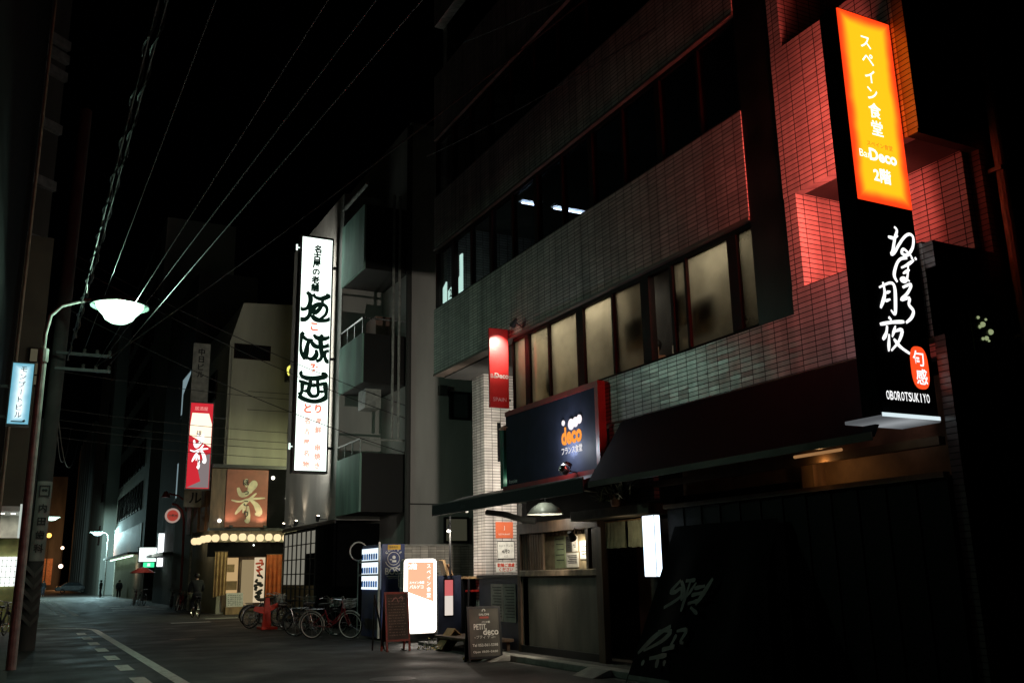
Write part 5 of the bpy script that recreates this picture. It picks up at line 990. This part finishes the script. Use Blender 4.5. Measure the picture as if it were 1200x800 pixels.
# ---------------------------------------------------------------- wires
def wire(name, label, a, b, r=.0085, sag=.0, m=CABLE, group='overhead wires', twist=0):
    A, B_ = Vector(a), Vector(b); n = 24; P = []
    L_ = (B_-A).length
    for i in range(n+1):
        f = i/n; P.append(A.lerp(B_, f)-Vector((0,0,sag*4*f*(1-f))))
    w_ = MB(); w_.tube(P, r, 5, False)
    if twist:
        n2 = int(L_*5); Q = []
        for i in range(n2+1):
            f = i/n2; q = f*L_*5; Q.append(A.lerp(B_, f)-Vector((0,0,sag*4*f*(1-f)))+Vector((.035*math.cos(q),0,.035*math.sin(q))))
        w_.tube(Q, r*.8, 4, False)
    o = w_.build(name, m); tag(o, label, 'wire', group)
OV = 'bright overhead wire running from the cross arms over the street toward the camera'
for a, b in (((1.3,25.8,6.95),(2.6,2,7.3)),((1.6,25.8,6.95),(3.4,4,7.2)),((1.6,25.8,7.35),(3.2,3,7.5)),((1.0,25.8,7.35),(1.35,2,7.2))): wire('overhead_wire', OV, a, b)
TW_ = 'thick twisted cable bundle running overhead along the left side of the street'
for a, b in (((.62,25.8,7.0),(.78,3,7.4)),((.75,25.8,7.6),(1.0,3,8.2))): wire('twisted_cable', TW_, a, b, .016, 0, CABLE, 'twisted cable bundles', 1)
wire('overhead_wire', 'long dashed looking wire crossing from the cross arms to the tiled offices', (1.3,25.8,6.9), (8.6,9.45,11.6), .016, .2)
for i, (a, b) in enumerate((((.5,26,9.6),(10.3,27.3,6.3)),((.5,26,9.9),(10.3,27.3,6.7)),((.5,26,8.4),(10.3,27.2,5.2)))): wire('crossing_wire', 'black wire sagging across the street in front of the tall white sign', a, b, .012, .25, CABLED, 'wires across the white sign')
for i, z in enumerate((6.7,7.15,7.5,8.0,9.6)): wire('crossing_wire', 'thin black wire stretched level across the street before the cream building', (.4,40+.4*i,z+.3), (12.0,42+.3*i,z), .013, .15, CABLED, 'level wires before the cream building')
for x, z, y2 in ((1.6,6.3,60),(.9,5.9,70),(2.2,6.0,64)): wire('drop_wire', 'pale slack wire drooping from the utility pole down the left side', (.5,26,5.0+.4*x), (x+.4,y2,z+4), .014, 1.6, CABLE, 'slack wires on the left')
for y0, z0, y1, z1 in ((12.5,11.2,18.5,14.0),(14,10.3,20.8,12.0)): wire('facade_wire', 'thin black wire slanting across the dark upper tile bands', (8.4,y0-3,z0-.2), (8.4,y1,z1), .010, .1, CABLED, 'wires across the tile bands')

# ---------------------------------------------------------------- people
def skin_mesh(joints, edges, root, sub=1):
    me = bpy.data.meshes.new('skin'); me.from_pydata([j[0] for j in joints], edges, []); o = bpy.data.objects.new('skin', me); col.objects.link(o)
    md = o.modifiers.new('skin', 'SKIN'); md.use_smooth_shade = True
    for i, (p, r) in enumerate(joints):
        sv = me.skin_vertices[0].data[i]; sv.radius = r if isinstance(r, tuple) else (r, r); sv.use_root = (i == root)
    s2 = o.modifiers.new('sub', 'SUBSURF'); s2.levels = sub; s2.render_levels = sub
    dg = bpy.context.evaluated_depsgraph_get(); dg.update(); out = bpy.data.meshes.new_from_object(o.evaluated_get(dg)); bpy.data.objects.remove(o); return out
SKIN = mat('skin', (.42,.26,.18), .55, .1, 8, .05); HAIR = mat('hair', (.015,.012,.010), .5, .2, 12, .1)
def person(label, J, cloth_top, cloth_leg, loc, rz=0, legs=True, group=None, hat=None):
    """J: joints pelvis, chest, neck, head, shoulders, elbows, hands, hips, knees, feet (metres, facing +y)."""
    p = T('person', label, 'person', (0,0,0), group)
    def chain(grow, which):
        js = [(J['pelvis'],(.15+grow,.10+grow)),(J['belly'],(.13+grow,.095+grow)),(J['chest'],(.16+grow,.11+grow)),(J['neck'],.055+grow*.6)]; ed = [(0,1),(1,2),(2,3)]
        if which == 'body':
            h = Vector(J['head']); js += [(h-Vector((0,0,.06)),(.068,.075)),(h,(.078,.095)),(h+Vector((0,0,.09)),(.06,.07))]; ed += [(3,4),(4,5),(5,6)]; js.append((h+Vector(J['face'])*.105-Vector((0,0,.02)), .014)); ed.append((5,7))
        for s in ('l','r'):
            if which in ('body','top'):
                n = len(js); js += [(J['sh'+s],.062+grow),(J['el'+s],.042+grow),(J['ha'+s],.030+grow*.8)]; ed += [(2,n),(n,n+1),(n+1,n+2)]
                if which == 'body':
                    hp_ = Vector(J['ha'+s]); fw = (hp_-Vector(J['el'+s])).normalized(); js.append((hp_+fw*.07,(.022,.038))); ed.append((n+2,n+3)); m_ = n+3; sd = fw.cross(Vector((0,0,1))).normalized()
                    for k in range(4): js.append((hp_+fw*(.15-.012*abs(k-1.4))+sd*(.024*(k-1.5))-Vector((0,0,.02)), .008)); ed.append((m_, len(js)-1))
                    js.append((hp_+fw*.09+sd*.055, .009)); ed.append((n+2, len(js)-1))
            if which in ('body','leg') and legs:
                n = len(js); js += [(J['hi'+s],.085+grow),(J['kn'+s],.058+grow),(J['an'+s],.04+grow)]; ed += [(0,n),(n,n+1),(n+1,n+2)]
                if which == 'body': js.append((Vector(J['an'+s])+Vector((0,.15,-.06)),.035)); ed.append((n+2,n+3))
        if which == 'leg': js = [js[0]]+[(Vector(js[0][0])+Vector((0,.03,.17)), .165)]+js[4:]; ed = [(0,1)]+[((a if a < 1 else a-2),(b if b < 1 else b-2)) for a, b in ed[3:]]
        return js, ed
    for nm, wh, g, m_ in (('body','body',0,SKIN),('jacket','top',.045,cloth_top),('trousers','leg',.035,cloth_leg)):
        if nm == 'trousers' and not legs: continue
        js, ed = chain(g, wh); me = skin_mesh(js, ed, 0, 1 if nm != 'body' else 2); me.materials.append(m_); o = bpy.data.objects.new(nm, me); col.objects.link(o); o.parent = p
    h = Vector(J['head']); f = Vector(J['face']); hm = MB(); hm.ball(h+Vector((0,0,.045))-f*.02, .118, 14, .98); hm.build('hair', HAIR, p, smooth=True)
    ey = MB(); sd = f.cross(Vector((0,0,1)))
    for s in (-1, 1): ey.ball(h+f*.088+sd*.032*s, .011, 6)
    ey.build('eyes', INK, p)
    p.location = loc; p.rotation_euler = (0,0,rz); return p
def stand(h=1.68, step=.18):
    k = h/1.7
    J = dict(pelvis=(0,0,.92*k), belly=(0,0,1.08*k), chest=(0,.01,1.28*k), neck=(0,.015,1.44*k), head=(0,.03,1.57*k), face=(0,1,0))
    for s, q in (('l',-1),('r',1)):
        J['sh'+s] = (q*.18,0,1.38*k); J['el'+s] = (q*.23,-.03*q,1.10*k); J['ha'+s] = (q*.22,.08*q,.86*k); J['hi'+s] = (q*.09,0,.86*k); J['kn'+s] = (q*.10,step*q*.5+.03,.48*k); J['an'+s] = (q*.10,step*q-.04,.08*k)
    return J
DARKC = mat('dark_cloth', (.007,.008,.010), .85, .3, 9, .15); JEAN = mat('dark_jeans', (.03,.035,.05), .85, .3, 9, .15); TEE = mat('striped_shirt', (.42,.34,.26), .85, .35, 16, .1); RUST = mat('rust_jumper', (.35,.16,.09), .85, .2, 9, .1)
cyb = clone(b1, 'dark bicycle ridden away up the street by the rider in black', (6.72,42.1,.006), R(93)); cyb.rotation_euler = (0,0,R(93))
J = dict(pelvis=(0,-.16,.95), belly=(0,-.10,1.12), chest=(0,0,1.36), neck=(0,.06,1.52), head=(0,.09,1.66), face=(0,1,0))
for s, q in (('l',-1),('r',1)): J['sh'+s] = (q*.19,.03,1.45); J['el'+s] = (q*.27,.10,1.20); J['ha'+s] = (q*.25,.28,1.05); J['hi'+s] = (q*.09,-.14,.90); J['kn'+s] = (q*.12,.16,.66 if q < 0 else .56); J['an'+s] = (q*.11,0,.36 if q < 0 else .22)
person('person in dark clothes cycling away from the camera past the restaurant', J, DARKC, DARKC, (6.72,42.1,0), R(3))
person('person in dark clothes standing by the far street lamp pole', stand(1.68,.1), DARKC, JEAN, (7.6,106,0), R(70))
person('person in dark clothes walking far down on the pavement beside the office block', stand(1.62,.2), JEAN, DARKC, (8.6,98,0), R(170))
person('person silhouetted against the orange lights at the far end', stand(1.75,.2), DARKC, JEAN, (2.8,125,0), R(180))
def seated(face):
    J = dict(pelvis=(0,0,.50), belly=(0,.0,.66), chest=(0,.03,.88), neck=(0,.06,1.04), head=(0,.08,1.18), face=face)
    for s, q in (('l',-1),('r',1)): J['sh'+s] = (q*.18,.03,.97); J['el'+s] = (q*.25,.10,.74); J['ha'+s] = (q*.15,.32,.76); J['hi'+s] = (q*.10,.05,.48); J['kn'+s] = (q*.12,.45,.50); J['an'+s] = (q*.12,.45,.10)
    return J
for lb, m_, pos, rz in (('person in rust jumper seated behind the frosted pane with a hanging card',RUST,(9.1,12.45,3.95),R(150)),('person in pale striped shirt seated with back to the open window',TEE,(9.02,11.55,4.0),R(-80)),('person in pale top seated low behind the frosted pane by the thick post',TEE,(9.1,14.6,3.85),R(-100))):
    person(lb, seated((0,1,0)), m_, JEAN, pos, rz)
    c = T('restaurant_chair', 'dark chair under the ' + ('rust jumper diner' if m_ is RUST else ('striped shirt diner' if pos[1] < 12 else 'pale top diner')), 'chair', (0,0,0), 'chairs of the upstairs restaurant')
    MB().box(-.2,.2,-.2,.22,.40,.44).build('seat', WOOD, c); MB().box(-.2,.2,-.235,-.2,.45,.62).build('backrest', WOOD, c)
    for x in (-.18,.15):
        for y in (-.18,.18): MB().box(x,x+.03,y,y+.03,0,.40).build('leg', WOOD, c)
    c.location = (pos[0],pos[1],3.901); c.rotation_euler = (0,0,rz)

# ---------------------------------------------------------------- small wear and fittings
for i, (x, y, r, lb) in enumerate(((5.3,14.5,.32,'round iron manhole cover in the road before the sandwich boards'),(4.1,27.5,.30,'round iron manhole cover in the middle of the road before the bicycles'))):
    mh = T('manhole_cover', lb, 'manhole cover', (x,y,.004)); MB().lathe([(.001,.006),(r,.006),(r+.04,.005),(r+.04,.0)], (x,y,.004), 28).build('cover', mat('cast_iron', (.045,.043,.04), .45, .4, 14, .6, 50, metal=.5), mh)
for z in (7.6, 8.5): MB().box(9.2,12.4,45.98,45.998,z+1.9,z+1.925).build('joint', CONCD, CB)
MB().tube([(8.36,45.93,6.8),(8.36,45.93,12.6)], .05, 8).build('drain_pipe', CREAM, CB); MB().tube([(11.5,45.93,6.8),(11.5,45.93,14.8)], .05, 8).build('drain_pipe', CREAM, CB)
for x, z in ((11.35,9.9),(11.35,8.0)): u_ = MB().box(x,x+.62,45.55,45.97,z,z+.6).build('air_unit', STEEL, CB); MB().lathe([(.05,0),(.2,0),(.2,.01),(.05,.01)], (x+.28,45.54,z+.3), 16, Matrix.Rotation(math.pi/2,3,'X')).build('fan_grille', BLACK, u_)
lm = T('yellow_crescent_sign', 'small yellow crescent sign high on the cream building beside the white sign', 'sign', (10.9,44.9,11)); t = MB(); brush(t, [(1,[(10.98,11.62),(10.86,11.48),(10.84,11.3),(10.90,11.12)])], lambda a, b: Vector((a,44.9,b)), Vector((0,-1,0)), .12); t.build('crescent', emis('yellow_neon', (.9,.85,.15), 1.2), lm); MB().box(10.95,11.3,44.95,45.99,11.0,11.7).build('case', BLACK, lm)
